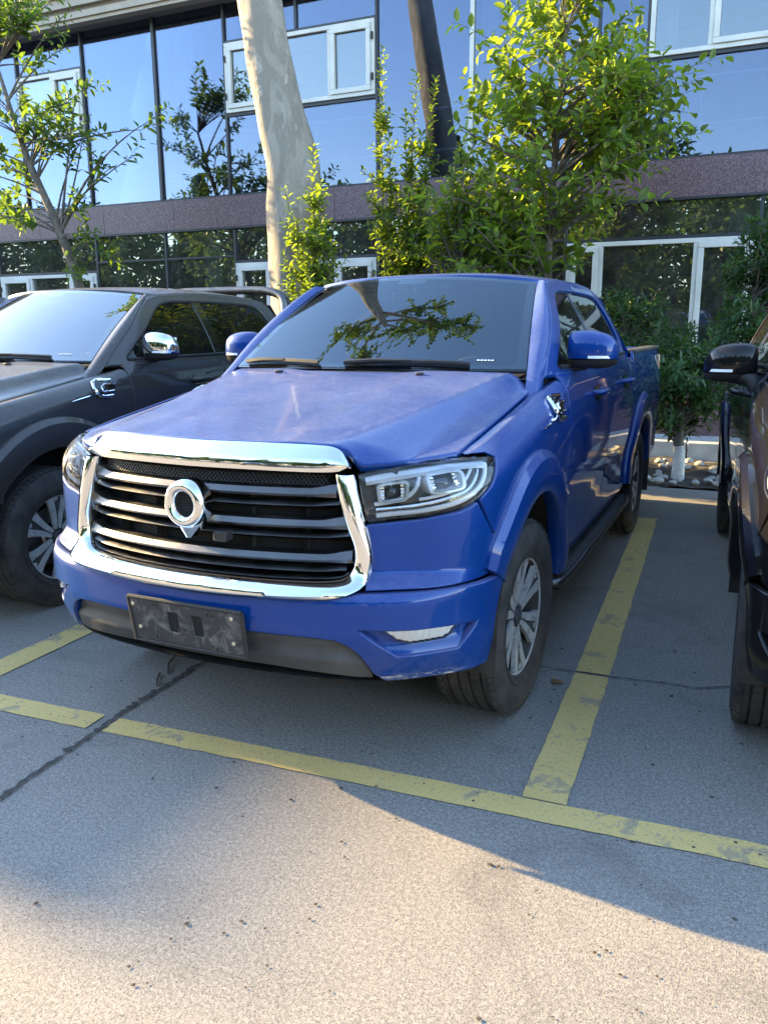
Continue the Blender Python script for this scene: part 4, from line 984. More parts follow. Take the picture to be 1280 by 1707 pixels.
    # ---- wipers
    for x0, x1, y_ in ((-.06, .52, 0), (-.68, -.20, 0)):
        mb = MB(); f = lambda x, v, o: ws((x+.748)/1.496, v)+Vector((0, -.5, .86))*o
        mb.tube([f(x0+(x1-x0)*k/12, .030+.016*math.sin(k/12*3.1), .012) for k in range(13)], .0075, 6, squash=1.4)
        mb.tube([f(x0+(x1-x0)*.02, .022, .02), f(x0+(x1-x0)*.25, .03, .026), f(x0+(x1-x0)*.55, .045, .018)], [.011, .009, .006], 6)
        mb.build('wiper', M['plastic'], T)
    # ---- door mirrors
    for sg in (1, -1):
        R_ = empty('door_mirror', (0, 0, 0)); R_.parent = T
        build_mirror(R_, sg, B)
    # ---- side badge on the wing : a squared hook of chrome
    def badge(mb):
        def f(a, b, o): return skin(SY(1.30)+a, 1.185+b, o)
        P = [(.12, .045), (.02, .045), (-.015, .030), (-.03, 0), (-.015, -.030), (.02, -.045), (.10, -.045)]
        P = smooth_loop(P, 4)
        for o, w in ((.012, .0105),): mb.tube([f(a, b, o) for a, b in P], w, 8)
        mb.tube([f(a, b, .010) for a, b in smooth_loop([(.14, .018), (.05, .018), (.025, 0), (.05, -.018), (.12, -.018)], 4)], .007, 8)
    bd = two('wing_badge', M['chrome'], badge)
    def badge_back(mb): panel(mb, lambda s, z, o: skin(s, z, o), [(SY(1.27), 1.185), (SY(1.30), 1.145), (SY(1.42), 1.145), (SY(1.45), 1.185), (SY(1.42), 1.228), (SY(1.30), 1.228)], step=.03, off=.006, thick=.008)
    for sg, p in zip((1, -1), bd):
        mb = MB(); badge_back(mb); mb.build('badge_base', M['plastic_gloss'], p, sg=sg)
    def spear(mb): mb.tube([skin(SY(1.08)+.22*t, 1.128+.03*t, .006) for t in (0, .3, .6, 1)], [.004, .009, .009, .005], 6, squash=.6)
    two('wing_trim', M['chrome'], spear)
    # ---- wheels
    for y in (FW, RW):
        for sg in (1, -1):
            W = empty('wheel', (sg*.79, y, WZ)); W.parent = T
            if sg < 0: W.rotation_euler = (0, 0, math.pi)
            for nm, me in wheel_meshes(): link(nm, me, W)
            W.rotation_euler = (W.rotation_euler[0], W.rotation_euler[1], W.rotation_euler[2]+(R(-3)*1 if y == FW else 0))
    return T

def clip_y(l, y0, y1):
    for lim_, sgn in ((y0, 1), (y1, -1)):
        out = []
        for i in range(len(l)):
            p, q = l[i], l[(i+1) % len(l)]; a = sgn*(p[0]-lim_); b = sgn*(q[0]-lim_)
            if a >= 0: out.append(p)
            if a*b < 0: t = a/(a-b); out.append((p[0]+(q[0]-p[0])*t, p[1]+(q[1]-p[1])*t))
        l = out
    return l

def build_mirror(Rt, sg, mat, cx=.955, cy=1.83, cz=1.412):
    def sec(x, w, h, y, z, n=20, lo=0):
        pts = []
        for k in range(n):
            a = 2*math.pi*k/n; ca, sa = math.cos(a), math.sin(a); q = (abs(ca)**2.7+abs(sa)**2.7)**(-1/2.7)
            pts.append((x, y+ca*q*w, z+sa*q*h))
        return pts
    st = [(-.105, .030, .058, .015, -.008), (-.10, .046, .074, .006, -.004), (-.08, .058, .084, .0, 0), (-.02, .066, .088, -.006, .002), (.05, .062, .082, -.004, -.002), (.09, .052, .070, .004, -.008), (.112, .036, .050, .014, -.016), (.122, .015, .026, .022, -.022)]
    st = smooth_loop(st, 3)
    mb = MB(); mb.rings([sec(cx+a, w, h, cy+y, cz+z) for a, w, h, y, z in st]); 
    # cut in two at the lower third : cap above, black below
    top = MB(); 
    top.rings([[p if p[2] > cz-.040 else (p[0], p[1], cz-.040) for p in sec(cx+a, w, h, cy+y, cz+z, 28)] for a, w, h, y, z in st]); top.build('cap', mat, Rt, sg=sg, sharp=50)
    lowm = MB(); lowm.rings([[(p[0], p[1]+.003, p[2]) if p[2] < cz-.043 else (p[0], p[1]+.003, cz-.043) for p in sec(cx+a, w*.96, h*1.0, cy+y, cz+z, 28)] for a, w, h, y, z in st])
    lowm.tube([(cx-.02, cy+.0, cz-.072), (cx-.09, cy+.005, cz-.085), (cx-.16, cy+.0, cz-.095)], [.030, .028, .040], 10, squash=.7); lowm.build('shell', M['plastic'], Rt, sg=sg, sharp=50)
    ind = MB(); ind.grid(lambda u, v: (cx+.0+.118*u-.004*u*u, cy-.0735+.058*u**3.2, cz-.037+.012*v), 40, 2); ind.build('indicator', M['drl'], Rt, sg=sg)
    gl_ = MB(); gl_.grid(lambda u, v: (cx-.085+.17*u, cy+.066, cz-.035+.09*v), 2, 2, True); gl_.build('glass', M['mirror_glass'], Rt, sg=sg)

_wm = []
def wheel_meshes():
    """tyre, rim and their pieces round the origin, outside face at +x"""
    if _wm: return _wm
    out = []
    Rr, W = .388, .1325
    # tyre cross-section from the outer bead over the tread to the inner bead, with grooves
    pr = [(.085, .232), (.112, .236), (.124, .262), (.1315, .30), (.131, .335), (.124, .362), (.114, .378), (.104, .384)]
    tread = []
    for c in (.068, .0235, -.0235, -.068): tread += [(c+.0055, .3875), (c+.004, .379), (c-.004, .379), (c-.0055, .3875)]
    prof = pr+tread+[(-a, r) for a, r in pr[::-1]]
    mb = MB(); mb.lathe(prof, 96)
    # shoulder blocks
    for k in range(72):
        a = 2*math.pi*k/72
        for sx in (1, -1):
            m = Matrix.Rotation(a, 4, 'X'); st = len(mb.v); mb.box((sx*.107, 0, .3835), (.026, .021, .008), Matrix.Rotation(sx*R(24), 3, 'Y')); mb.xf(m, st)
    for k in range(96):
        a = 2*math.pi*k/96
        for c in (.0455, 0, -.0455):
            m = Matrix.Rotation(a+c*6, 4, 'X'); st = len(mb.v); mb.box((c, 0, .3872), (.033, .0185, .003)); mb.xf(m, st)
    # raised sidewall rings
    mb.lathe([(.1245, .262), (.1275, .265), (.1300, .270), (.1295, .274)], 64)
    out.append(('tyre', mb.mesh('tyre', M['tyre'], True, 30)))
    mb = MB(); mb.lathe([(.085, .2315), (.098, .244), (.106, .243), (.108, .236), (.100, .228), (.075, .222), (.02, .205), (-.10, .215), (-.115, .232)], 72)
    out.append(('rim', mb.mesh('rim', M['barrel'], True, 30)))
    mb = MB(); mb.lathe([(.098, .2435), (.1085, .2425), (.1095, .236), (.104, .229)], 72)
    out.append(('rim_lip', mb.mesh('rim_lip', M['alloy'], True, 30)))
    # six broad spokes : dark slab with bright machined shoulders that fork at the rim
    dark = MB(); lite = MB()
    def poly(mbx, pts, x0, x1, ang, tilt):
        st = len(mbx.v)
        f = lambda h: (lambda p: (h+tilt*(p[0]-.06), p[1], p[0]))
        mbx.prism(pts, f(x0), f(x1)); mbx.xf(Matrix.Rotation(ang, 4, 'X'), st)
    for k in range(6):
        ang = k*math.pi/3
        poly(dark, [(.04, -.020), (.11, -.034), (.232, -.060), (.232, .060), (.11, .034), (.04, .020)], .064, .083, ang, .10)
        for sy in (-1, 1):
            poly(lite, [(.045, sy*.022), (.115, sy*.037), (.17, sy*.052), (.234, sy*.080), (.234, sy*.026), (.195, sy*.022), (.16, sy*.013), (.112, sy*.005), (.045, sy*.003)][::sy], .070, .087, ang, .10)
        poly(lite, [(.205, -.012), (.234, -.030), (.234, .006), (.215, .006)], .072, .084, ang, .10)
    out.append(('spokes', dark.mesh('spokes', M['alloy_dark'], False)))
    out.append(('spoke_edges', lite.mesh('spoke_edges', M['alloy'], False)))
    mb = MB(); mb.lathe([(.05, .062), (.072, .060), (.080, .050), (.081, .036)], 40); mb.lathe([(.074, .036), (.092, .034), (.096, .027), (.097, .0001)], 32)
    for k in range(6):
        a = 2*math.pi*k/6+.52; mb.tube([(.07, .050*math.cos(a), .050*math.sin(a)), (.086, .050*math.cos(a), .050*math.sin(a))], .009, 6)
    out.append(('hub_cap', mb.mesh('hub_cap', M['alloy_dark'], True, 30)))
    mb = MB(); mb.lathe([(.03, .07), (.03, .165), (.015, .165), (.015, .07)], 48); mb.box((.02, .12, .07), (.09, .10, .14))
    out.append(('brake_disc', mb.mesh('brake_disc', M['brake'], True, 30)))
    _wm.extend(out); return out
# ---------------------------------------------------------------- three vehicles
truck = make_pickup()
tag(truck, 'blue pickup truck with big chrome grille in the middle bay', 'pickup truck')
def copy_tree(o, parent, swap, skip):
    c = o.copy(); col.objects.link(c)
    if parent is not None: c.parent = parent
    if c.type == 'MESH' and c.data.materials and c.data.materials[0] and c.data.materials[0].name in swap:
        c.material_slots[0].link = 'OBJECT'; c.material_slots[0].material = M[swap[c.data.materials[0].name]]
    for ch in o.children:
        if ch.name.split('.')[0] in skip: continue
        copy_tree(ch, c, swap, skip)
    return c
grey = copy_tree(truck, None, {'paint_blue': 'paint_grey', 'windscreen': 'windscreen_hazy'}, ('door_mirror', 'mud_flap', 'emblem', 'plate_holder'))
grey.location = (-2.68, .24, 0); grey.rotation_euler = (0, 0, R(1.0)); tag(grey, 'dark grey pickup truck with chrome mirror, left of the blue pickup', 'pickup truck')
for sg in (1, -1):
    e_ = empty('door_mirror', (0, 0, 0)); e_.parent = grey; build_mirror(e_, sg, M['chrome'])
mb = MB()                                # sports bar over the load bed
for sg in (1, -1): mb.tube(smooth_loop([(sg*.70, 3.86, 1.36), (sg*.69, 3.88, 1.62), (sg*.64, 3.92, 1.78), (sg*.50, 3.94, 1.835), (0, 3.95, 1.85)], 6), .036, 10); mb.tube(smooth_loop([(sg*.66, 3.93, 1.76), (sg*.70, 4.2, 1.60), (sg*.74, 4.7, 1.38)], 6), .034, 10)
mb.build('sports_bar', M['satin'], grey)
# two unseen copies added behind the camera for reflections in the chrome and paint
for k, (x, y, rz, pm_, lb) in enumerate(((4.6, -8.2, 184, 'paint_white_car', 'white pickup parked opposite, mirrored in the chrome'), (-2.4, -8.6, 178, 'paint_grey', 'dark grey pickup added opposite, out of view, for reflections'))):
    o_ = copy_tree(truck, None, {'paint_blue': pm_}, ('mud_flap', 'emblem', 'plate_holder', 'headlight', 'seat', 'grille_mesh'))
    o_.location = (x, y, 0); o_.rotation_euler = (0, 0, R(rz)); tag(o_, lb, 'pickup truck')
black = copy_tree(truck, None, {'paint_blue': 'paint_black'}, ('door_mirror', 'mud_flap', 'emblem', 'plate_holder', 'wing_badge', 'wing_trim', 'side_step'))
black.location = (2.655, .33, 0); black.rotation_euler = (0, 0, R(3.4)); tag(black, 'black vehicle cut off by the right edge, right of the blue pickup', 'car')
for sg in (1, -1):
    e_ = empty('door_mirror', (0, 0, 0)); e_.parent = black; build_mirror(e_, sg, M['paint_black'], .99, 1.72, 1.352)
    mb = MB(); mb.tube(smooth_loop([(.955, 1.70, 1.30), (.91, 1.69, 1.28), (.875, 1.68, 1.22), (.86, 1.68, 1.12)], 5), [.035]*11+[.03]*5, 12, squash=1.0); mb.build('mirror_arm', M['plastic'], e_, sg=sg)
# ---------------------------------------------------------------- vegetation
def leaf_arrays(pos, dr, nr, ln, wd, curl=.12):
    """leaf blades as two folded quads each"""
    pos, dr, nr = (np.asarray(a, float) for a in (pos, dr, nr)); ln = np.asarray(ln)[:, None]; wd = np.asarray(wd)[:, None]
    dr = dr/np.linalg.norm(dr, axis=1, keepdims=True); sd = np.cross(dr, nr); sd /= np.linalg.norm(sd, axis=1, keepdims=True)+1e-9; nn = np.cross(sd, dr)
    b = pos; t = pos+dr*ln-nn*ln*curl; f = .10
    l1 = pos+dr*ln*.35+sd*wd*.5+nn*wd*f*2; l2 = pos+dr*ln*.72+sd*wd*.42+nn*(wd*f*1.6-ln*curl*.4)
    r1 = pos+dr*ln*.35-sd*wd*.5+nn*wd*f*2; r2_ = pos+dr*ln*.72-sd*wd*.42+nn*(wd*f*1.6-ln*curl*.4)
    V = np.stack([b, l1, l2, t, r2_, r1], 1).reshape(-1, 3); n = len(pos); k = np.arange(n)[:, None]*6
    Fc = np.concatenate([k+np.array([[0, 3, 2, 1]]), k+np.array([[0, 5, 4, 3]])], 0); return V, Fc
def leaves_object(name, L, mat, parent, nparts=0, curl=.12, ratio=.5):
    """L: list of (pos, dir, normal, length). The nparts that show largest become leaf parts of their own"""
    camp = np.array(cam.matrix_world.translation); P = np.array([l[0] for l in L]); loc = np.array(parent.location) if parent is not None else np.zeros(3)
    ln = np.array([l[3] for l in L]); D = np.array([l[1] for l in L]); Nn = np.array([l[2] for l in L])
    sidx = np.argsort(-(ln*np.abs((Nn*(P+loc-camp)).sum(1))/np.linalg.norm(P+loc-camp, axis=1)**2))
    big = sidx[:nparts]; rest = sidx[nparts:]
    V, Fc = leaf_arrays(P[rest], D[rest], Nn[rest], ln[rest], ln[rest]*ratio, curl)
    me = bpy.data.meshes.new(name); me.from_pydata(V.tolist(), [], Fc.tolist()); me.materials.append(M[mat]); me.shade_smooth()
    o = link(name, me, parent); o['kind'] = 'stuff'
    if nparts:
        V1, F1 = leaf_arrays([[0, 0, 0]], [[1, 0, 0]], [[0, 0, 1]], [1.0], [ratio], curl)
        lm = bpy.data.meshes.new('leaf'); lm.from_pydata(V1.tolist(), [], F1.tolist()); lm.materials.append(M[mat]); lm.shade_smooth()
        for i in big:
            d = Vector(D[i]).normalized(); s_ = d.cross(Vector(Nn[i])).normalized(); n_ = s_.cross(d)
            lo = bpy.data.objects.new('leaf', lm); col.objects.link(lo); lo.parent = o
            sd = -s_; k = ln[i]
            lo.matrix_local = Matrix(((d.x*k, sd.x*k, n_.x*k, P[i][0]), (d.y*k, sd.y*k, n_.y*k, P[i][1]), (d.z*k, sd.z*k, n_.z*k, P[i][2]), (0, 0, 0, 1)))
    return o
def rv(r): 
    v = Vector((r.gauss(0, 1), r.gauss(0, 1), r.gauss(0, 1))); return v.normalized()
def twig_leaves(r, path, n, size, L, up=.35, whorl=False, spread=.9):
    """leaves set along a twig path"""
    for k in range(n):
        t = (k+r.random()*.7)/n; t = t*(len(path)-1); i = min(int(t), len(path)-2); p = path[i].lerp(path[i+1], t-i); ax = (path[i+1]-path[i]).normalized()
        a = k*2.4+r.uniform(-.4, .4); u = ax.orthogonal().normalized(); w = ax.cross(u)
        d = (u*math.cos(a)+w*math.sin(a))*spread+ax*r.uniform(.25, .8)+Vector((0, 0, up*r.uniform(-.6, .8))); d.normalize()
        nn = (Vector((0, 0, 1))+rv(r)*.55+ax*.3).normalized(); s_ = size*r.uniform(.45, 1.3)*(1-.25*(k/n))
        L.append((tuple(p+d*.01), tuple(d), tuple(nn), s_))
def bez(a, b, c, n=8): return [a*(1-t)**2+b*2*t*(1-t)+c*t*t for t in [k/n for k in range(n+1)]]
def make_tree(name, label, base, trunk, tips, cat='tree', group=None, leaf='leaf_mid', bark_='twig_bark', size=.08, per=10, twig=.4, nparts=0, seed=1, ratio=.5, low=.35, white=0, limb=.012, trunk_mat=None, sub=2, up=.35):
    """trunk: [(x,y,z,r)] in local coordinates; each tip grows a limb from the trunk and leafy twigs at its end"""
    r = random.Random(seed); T = tag(empty(name, base), label, cat, group)
    mb = MB(); P = smooth_loop(trunk, 5); mb.tube([(q[0]+r.gauss(0, q[3]*.03), q[1]+r.gauss(0, q[3]*.03), q[2]) for q in P], [q[3] for q in P], 16); tr = mb.build('trunk', M[trunk_mat or bark_], T)
    mb = MB(); L = []
    top = P[-1][2]
    for tp in tips:
        tp = Vector(tp); h = max(P[0][2]+low*(top-P[0][2]), min(top, tp.z-abs(r.gauss(.55, .25))*max(.4, math.hypot(tp.x-P[-1][0], tp.y-P[-1][1]))))
        q = min(P, key=lambda k: abs(k[2]-h)); a = Vector(q[:3]); m = a.lerp(tp, .5)+Vector((0, 0, .12*(tp-a).length))+rv(r)*.08*(tp-a).length
        path = bez(a, m, tp); R0 = min(q[3]*.6, limb*(1+(tp-a).length)); mb.tube(path, [R0*(1-.8*k/8) for k in range(9)], 6)
        twig_leaves(r, path[4:], int(per*.7), size, L, up)
        for _ in range(sub):
            s_ = path[r.randint(4, 8)]; d = ((tp-a).normalized()+rv(r)*.8+Vector((0, 0, .25))).normalized(); e_ = s_+d*twig*r.uniform(.6, 1.2); pth = bez(s_, s_.lerp(e_, .5)+rv(r)*.05, e_, 5)
            mb.tube(pth, [limb*.35*(1-.6*k/5) for k in range(6)], 5); twig_leaves(r, pth, per, size, L, up)
    mb.build('branches', M[bark_], T)
    if white: 
        m2 = MB(); W = [q for q in P if q[2] <= white]; m2.tube([(q[0], q[1], q[2]) for q in W], [q[3]*1.04 for q in W], 16); m2.build('limewash', M['limewash'], T)
    c = leaves_object('crown', L, leaf, T, nparts, ratio=ratio)
    return T
def ell(r, n, c, rad, shell=.55, zmin=-9):
    out = []
    while len(out) < n:
        v = rv(r)*(shell+(1-shell)*r.random()); p = (c[0]+v.x*rad[0], c[1]+v.y*rad[1], c[2]+v.z*rad[2])
        if p[2] > zmin: out.append(p)
    return out
# broad-leaved young tree behind the blue pickup
r = random.Random(11)
tips = ell(r, 105, (.10, 0, 3.35), (1.18, .85, 1.50), .45)+ell(r, 34, (-.45, -.1, 2.55), (.8, .6, .75), .4)+ell(r, 16, (.9, -.1, 3.7), (.55, .5, .5), .3)+ell(r, 14, (.05, 0, 4.7), (.6, .5, .5), .3)
make_tree('broadleaf_tree', 'bushy broad-leaved young tree behind the blue pickup cab', (-.45, 6.85, 0), [(0, 0, 0, .055), (.02, 0, 1.2, .05), (0, .02, 2.4, .042), (.05, 0, 3.4, .03), (.1, 0, 4.4, .014)], tips, leaf='leaf_bright', size=.150, per=11, twig=.46, nparts=300, seed=12, ratio=.50, low=.4, sub=2)
# young tree at the left, leaning
r = random.Random(21)
tips = ell(r, 30, (-1.25, 0, 4.3), (1.2, .8, 1.5), .35)+ell(r, 11, (.1, -.1, 4.2), (.8, .5, .5), .3)+ell(r, 16, (-.6, 0, 5.6), (.9, .6, .6), .3)+[(1.15, -.1, 3.95), (1.3, -.1, 4.05), (.8, -.2, 3.55), (.95, 0, 3.7), (-.95, -.2, 2.9), (-1.2, 0, 3.0), (-1.5, 0, 3.2), (.1, -.1, 2.75), (.05, -.1, 3.2), (.25, 0, 2.5), (-.1, -.05, 2.3)]
make_tree('slender_tree', 'slender young tree leaning left in front of the glass facade', (-6.72, 6.8, 0), [(0, 0, 0, .075), (-.08, 0, 1.4, .07), (-.2, 0, 2.2, .065), (-.5, 0, 2.95, .055), (-.95, 0, 3.9, .042), (-1.3, 0, 5.0, .02)], tips, leaf='leaf_mid', size=.13, per=12, twig=.36, nparts=220, seed=22, ratio=.5, low=.55, sub=2, limb=.0075)
# upright privet-like shoots beside the plane trunk
def shoots(name, label, base, stems, leaf, size, seed, nparts, per=90, group=None, ratio=.42):
    r = random.Random(seed); T = tag(empty(name, base), label, 'shrub', group); mb = MB(); L = []
    for x0, y0, x1, y1, h, z0 in stems:
        a = Vector((x0, y0, 0)); b = Vector((x1, y1, h)); pth = bez(a, a.lerp(b, .55)+Vector((r.uniform(-.12, .12), r.uniform(-.1, .1), .1)), b, 14)
        mb.tube(pth, [.016*(1-.8*k/14) for k in range(15)], 6); i0 = max(0, int(14*z0/h)); twig_leaves(r, pth[i0:], int(per*1.2*(1-z0/h)*h/2.5), size, L, .4, spread=.8)
        for _ in range(int(h*9)):
            i = r.randint(i0, 11); s_ = pth[i]; d = (Vector((r.gauss(0, .65), r.gauss(0, .65), 1))).normalized(); e_ = s_+d*r.uniform(.2, .55)*(1.3-i/14); p2 = bez(s_, s_.lerp(e_, .5)+rv(r)*.03, e_, 4); mb.tube(p2, .004, 5); twig_leaves(r, p2, 15, size, L, .4, spread=.8)
    mb.build('stems', M['twig_bark'], T); leaves_object('foliage', L, leaf, T, nparts, ratio=ratio); return T
shoots('upright_shrub', 'tall shrub of thin upright shoots right of the pale plane trunk', (-2.22, 6.95, 0), [(0, 0, -.17, 0, 4.55, .9), (.05, .05, .22, .05, 4.25, .9), (.08, 0, .46, 0, 4.15, .9), (-.05, -.05, -.10, .0, 3.7, .8), (.02, 0, .10, .0, 3.85, .8), (.1, 0, .34, .1, 3.5, .8), (-.02, .05, .0, .1, 3.1, .6), (.1, -.05, .25, .1, 3.0, .6), (.0, .0, .16, .15, 3.3, .6)], 'leaf_bright', .10, 31, 200, 130)
shoots('upright_shrub', 'thin leaning shoots in front of the pale plane trunk', (-2.66, 6.12, 0), [(0, 0, .0, -.32, 3.35, 1.5), (-.05, 0, -.34, -.34, 2.95, 1.2), (0, -.05, -.20, -.36, 2.65, 1.2), (.05, 0, .06, -.30, 3.0, 1.2), (-.1, 0, -.40, -.32, 2.3, .9), (0, 0, -.08, -.35, 2.5, 1.2)], 'leaf_bright', .095, 32, 160, 120)
r = random.Random(41)
make_tree('small_tree', 'leafy tree filling the gap between upright shrub and broad-leaved tree', (-1.42, 6.7, 0), [(0, 0, 0, .05), (.02, 0, 1.2, .045), (.05, 0, 2.2, .03)], ell(r, 60, (.05, 0, 2.55), (.42, .4, 1.0), .4), leaf='leaf_bright', size=.09, per=12, twig=.3, nparts=120, seed=42, ratio=.45)
# dense dark shrubs at the right
r = random.Random(51)
make_tree('limewashed_shrub', 'dark green shrub with a white limewashed trunk beyond the empty strip', (1.035, 6.45, 0), [(0, 0, .0, .062), (.0, 0, .25, .055), (-.02, 0, .45, .05), (-.02, .05, .9, .035)], ell(r, 115, (-.05, .15, .98), (.52, .5, .56), .4, .46), leaf='leaf_dark', size=.105, per=13, twig=.2, nparts=220, seed=52, ratio=.30, low=.42, white=.40, limb=.008, cat='shrub')
r = random.Random(61)
make_tree('dark_shrub', 'dark green shrub behind the load bed of the blue pickup', (.40, 6.95, 0), [(0, 0, 0, .04), (0, 0, .8, .035), (0, 0, 1.4, .02)], ell(r, 80, (0, 0, 1.35), (.45, .45, .62), .4), leaf='leaf_dark', size=.10, per=12, twig=.2, nparts=120, seed=62, ratio=.32, limb=.007, cat='shrub')
r = random.Random(71)
make_tree('tall_shrub', 'tall dark shrub against the right window above the black mirror', (1.62, 6.9, 0), [(0, 0, 0, .045), (0, 0, 1.0, .04), (-.05, 0, 2.0, .02)], ell(r, 95, (-.05, 0, 1.45), (.45, .45, .75), .4)+ell(r, 30, (.0, 0, 2.25), (.3, .3, .35), .3)+ell(r, 40, (.7, 0, 1.9), (.6, .4, .7), .3), leaf='leaf_dark', size=.105, per=12, twig=.22, nparts=160, seed=72, ratio=.32, limb=.008, cat='shrub')
# plane trees : thick pale trunk and a dark one
def plane(name, label, base, trunk, bark_, limbs, seed, stub=None):
    r = random.Random(seed); T = tag(empty(name, base), label, 'tree'); mb = MB(); P = smooth_loop(trunk, 8); rs = []
    for i, q in enumerate(P):
        ring = []
        for k in range(28):
            a = 2*math.pi*k/28; b = 1+.05*math.sin(3*a+q[2]*1.3+seed)+.035*math.sin(5*a-q[2]*2.1)+.02*math.sin(q[2]*9+2*a)
            ring.append((q[0]+math.cos(a)*q[3]*b, q[1]+math.sin(a)*q[3]*b, q[2]))
        rs.append(ring)
    mb.rings(rs)
    if stub: mb.tube([Vector(s_[:3]) for s_ in stub], [s_[3] for s_ in stub], 18)
    mb.build('trunk', M[bark_], T)
    mb = MB(); L = []
    for a, m, b, rad in limbs:
        a, m, b = Vector(a), Vector(m), Vector(b); pth = bez(a, m, b, 10); mb.tube(pth, [rad*(1-.75*k/10) for k in range(11)], 10)
        for _ in range(26):
            s_ = pth[r.randint(4, 10)]; e_ = s_+(rv(r)+Vector((0, 0, .4))).normalized()*r.uniform(.6, 1.3); p2 = bez(s_, s_.lerp(e_, .5)+rv(r)*.1, e_, 5); mb.tube(p2, [.02*(1-.6*k/5) for k in range(6)], 5); twig_leaves(r, p2, 16, .19, L, .1)
    mb.build('branches', M[bark_], T); leaves_object('crown', L, 'leaf_mid', T, 0, ratio=.8); return T
plane('plane_tree', 'thick pale mottled plane tree trunk behind the two pickups', (-3.233, 6.32, 0), [(-0.019, 0.0, 0, 0.315), (-0.028, 0.0, 0.576, 0.25), (-0.037, 0.0, 1.594, 0.236), (-0.028, 0.0, 2.241, 0.264), (0.0, 0.0, 2.796, 0.291), (0.019, 0.0, 3.259, 0.291), (-0.093, 0.0, 3.721, 0.278), (-0.204, 0.0, 4.276, 0.254), (-0.315, 0.0, 5.016, 0.236), (-0.509, 0.0, 6.126, 0.213), (-0.786, -0.093, 7.514, 0.176), (-1.05, -.1, 9.3, .15), (-1.35, -.1, 11.2, .09)], 'plane_bark', [((-1.0, -0.1, 9.0), (0.2, -0.5, 10.2), (1.8, -0.6, 11.6), 0.1), ((-1.0, -0.1, 9.2), (-2.2, 0.2, 10), (-3.8, 0.3, 11.4), 0.1), ((-1.1, -0.1, 9.8), (-0.6, 1.0, 11), (0.2, 1.8, 12.8), 0.09), ((-1.2, -0.1, 10.2), (-2.0, -1.0, 11.2), (-2.6, -1.6, 12.8), 0.08), ((-1.3, -0.1, 11), (-1.2, 0.3, 12.5), (-1.0, 0.2, 14), 0.07), ((-1.2, -0.1, 10.4), (0.6, 0.2, 12), (2.2, 0.6, 13.4), 0.07), ((-1.2, -0.1, 10.6), (-2.8, 0.4, 12), (-4.4, 1.0, 13.2), 0.07)], 3, [(0.056, -0.028, 2.611, 0.185), (0.185, -0.056, 3.027, 0.157), (0.315, -0.074, 3.277, 0.093), (0.352, -0.074, 3.323, 0.028)])
# the row of trees across the car park, seen in the glass and chrome
def far_tree(label, base, h, rad, seed, conical=False, size=.29, n=5600):
    r = random.Random(seed); T = tag(empty('roadside_tree', base), label, 'tree', 'trees across the car park behind the camera'); mb = MB()
    mb.tube([(0, 0, 0), (.05, 0, h*.4), (0, .05, h*.9)], [.14, .11, .04], 10); L = []
    for _ in range(n):
        if conical: z = h*(.12+.88*r.random()**1.3); q = rad*(1-(z/h-.12)/.9)*math.sqrt(r.random()); a = r.uniform(0, 6.283); p = Vector((q*math.cos(a), q*math.sin(a), z+.2*math.sin(q*9)))
        else: v = rv(r)*(.4+.6*r.random()**.5); v *= 1+.22*math.sin(v.x*7+seed)*math.sin(v.z*6+v.y*5); p = Vector((v.x*rad, v.y*rad, h*.53+v.z*h*.46))
        d = rv(r); L.append((tuple(p), tuple(d), tuple((Vector((0, 0, 1))+rv(r)*.6).normalized()), size*r.uniform(.6, 1.3)))
    for _ in range(10): e_ = Vector(L[r.randrange(len(L))][0]); mb.tube(bez(Vector((0, 0, h*.35)), Vector((e_.x*.4, e_.y*.4, e_.z*.8)), e_, 5), [.05, .045, .04, .03, .02, .01], 6)
    mb.build('trunk', M['dark_bark'], T); leaves_object('crown', L, 'leaf_far', T, 0, ratio=.75)
ROW = []
for k, (x, y, h, rad, con) in enumerate([(-16, -15, 7.6, 3.0, False), (-11.5, -16.5, 9.6, 2.3, True), (-8.0, -15, 7.0, 2.9, False), (-4.2, -16.5, 9.9, 2.4, True), (-.6, -15.5, 7.2, 3.0, False), (3.4, -16, 9.2, 2.3, True), (7.2, -15, 7.0, 3.0, False), (11.2, -16, 9.6, 2.4, True), (15, -15, 7.4, 3.0, False), (-20.5, -15, 7.8, 3.0, False), (19.5, -15.5, 7.6, 3.0, False), (-33, -16, 8.0, 3.2, False), (-38, -15, 9, 3.4, False), (-43, -16, 8, 3.4, False), (-24.5, -15.5, 8.6, 2.4, True), (-28.5, -15, 7.4, 3.0, False), (-13.7, -18, 7.0, 3.0, False), (-6.2, -18, 6.8, 3.0, False), (1.4, -18, 7.0, 3.0, False), (9.2, -18, 6.8, 3.0, False)]):
    ROW.append((x, y, h, rad, con, k))
ORD = 'first second third fourth fifth sixth seventh eighth ninth tenth eleventh twelfth thirteenth fourteenth fifteenth sixteenth'.split()
for con in (False, True):
    for i, (x, y, h, rad, _, k) in enumerate(sorted(q for q in ROW if q[4] == con)):
        far_tree(('conical dark evergreen' if con else 'rounded green tree')+' in the row behind the camera, '+ORD[i]+' of its kind from left', (x, y, 0), h, rad, 100+k, con)
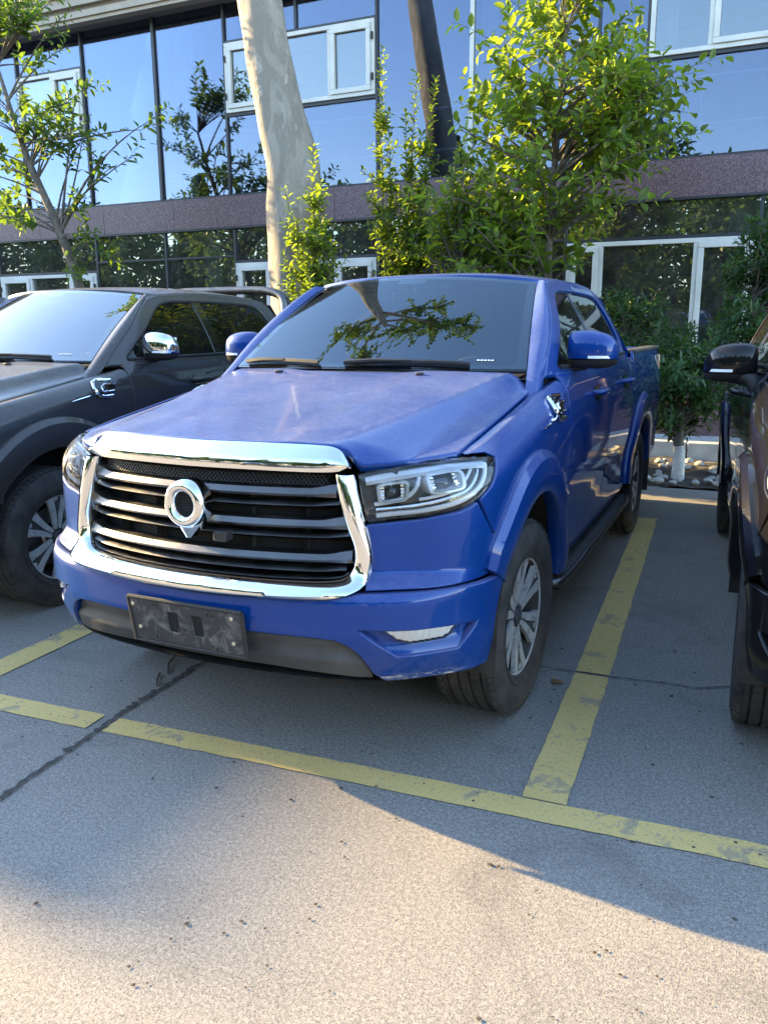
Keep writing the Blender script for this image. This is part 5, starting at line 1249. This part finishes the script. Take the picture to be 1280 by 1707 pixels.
# ---------------------------------------------------------------- small things on the ground
r = random.Random(81)
pm = []
for k in range(5):
    bm = bmesh.new(); bmesh.ops.create_icosphere(bm, subdivisions=2, radius=1)
    for v in bm.verts:
        n = v.co.normalized(); v.co = n*(1+.14*math.sin(n.x*3.1+k)+.10*math.sin(n.y*4.3+k*2)+.06*math.sin(n.z*6+k))
    me = bpy.data.meshes.new('pebble'); bm.to_mesh(me); bm.free(); me.shade_smooth(); me.materials.append(M['pebble']); pm.append(me)
spots = []
while len(spots) < 64:
    x = r.uniform(.25, 1.85); y = r.choice([r.uniform(6.14, 6.5), r.uniform(6.14, 7.8)])
    if math.hypot(x-1.035, y-6.45) < .13 or any(math.hypot(x-a, y-b) < .085 for a, b in spots): continue
    spots.append((x, y))
for x, y in spots:
    o = bpy.data.objects.new('white_pebble', r.choice(pm)); col.objects.link(o); s_ = r.uniform(.028, .058)
    o.scale = (s_*r.uniform(.9, 1.4), s_, s_*r.uniform(.55, .75)); o.rotation_euler = (r.uniform(-.2, .2), r.uniform(-.2, .2), r.uniform(0, 6.3)); o.location = (x, y, .035+s_*.35)
    tag(o, 'smooth pale pebble lying on the soil around the limewashed shrub', 'pebble', 'white pebbles in the planting bed')
# crumbs of dirt and grit over the bays
mb = MB()
for k in range(430):
    x, y = r.uniform(-1.7, 2.3), r.uniform(-1.3, 2.3); s_ = abs(r.gauss(0, .0028))+.0022
    s_ = min(s_, .0075)
    pts = []
    for t in range(6):
        a = t*math.pi/3+r.uniform(-.3, .3); pts.append((x+math.cos(a)*s_*r.uniform(.7, 1.5), y+math.sin(a)*s_*r.uniform(.7, 1.3), .004))
    b = mb.add(pts+[(x+s_*.2, y, .004+s_*r.uniform(.15, .35))], [(i, (i+1) % 6, 6) for i in range(6)])
tag(mb.build('ground_debris', M['dirt'], smooth=False), 'scattered dark crumbs of dirt on the concrete', 'debris', kind='stuff')
def fallen_leaf(x, y, rz, s_, label):
    mb = MB(); V, Fc = leaf_arrays([[0, 0, 0]], [[1, 0, .25]], [[0, .3, 1]], [s_], [s_*.7], .3); mb.add(V.tolist(), Fc.tolist()); V, Fc = leaf_arrays([[s_*.3, .01, .004]], [[.6, .8, .1]], [[0, -.3, 1]], [s_*.6], [s_*.5], .4); mb.add(V.tolist(), Fc.tolist())
    o = mb.build('fallen_leaf', M['litter']); o.location = (x, y, .008); o.rotation_euler = (0, 0, rz); tag(o, label, 'leaf')
fallen_leaf(.965, 1.20, .5, .06, 'curled brown dead leaf on the concrete beside the front tyre of the blue pickup')
def twig(path, rad, label):
    mb = MB(); mb.tube(path, rad, 6); o = mb.build('twig', M['dirt']); tag(o, label, 'twig')
twig([(-.72, .78, .010), (-.69, .70, .012), (-.63, .62, .010)], .006, 'short dark twig lying near the pavement joint under the bumper')
twig([(-.66, .60, .010), (-.62, .53, .013), (-.585, .49, .010)], .005, 'thinner dark twig nearest the camera beside the pavement joint')
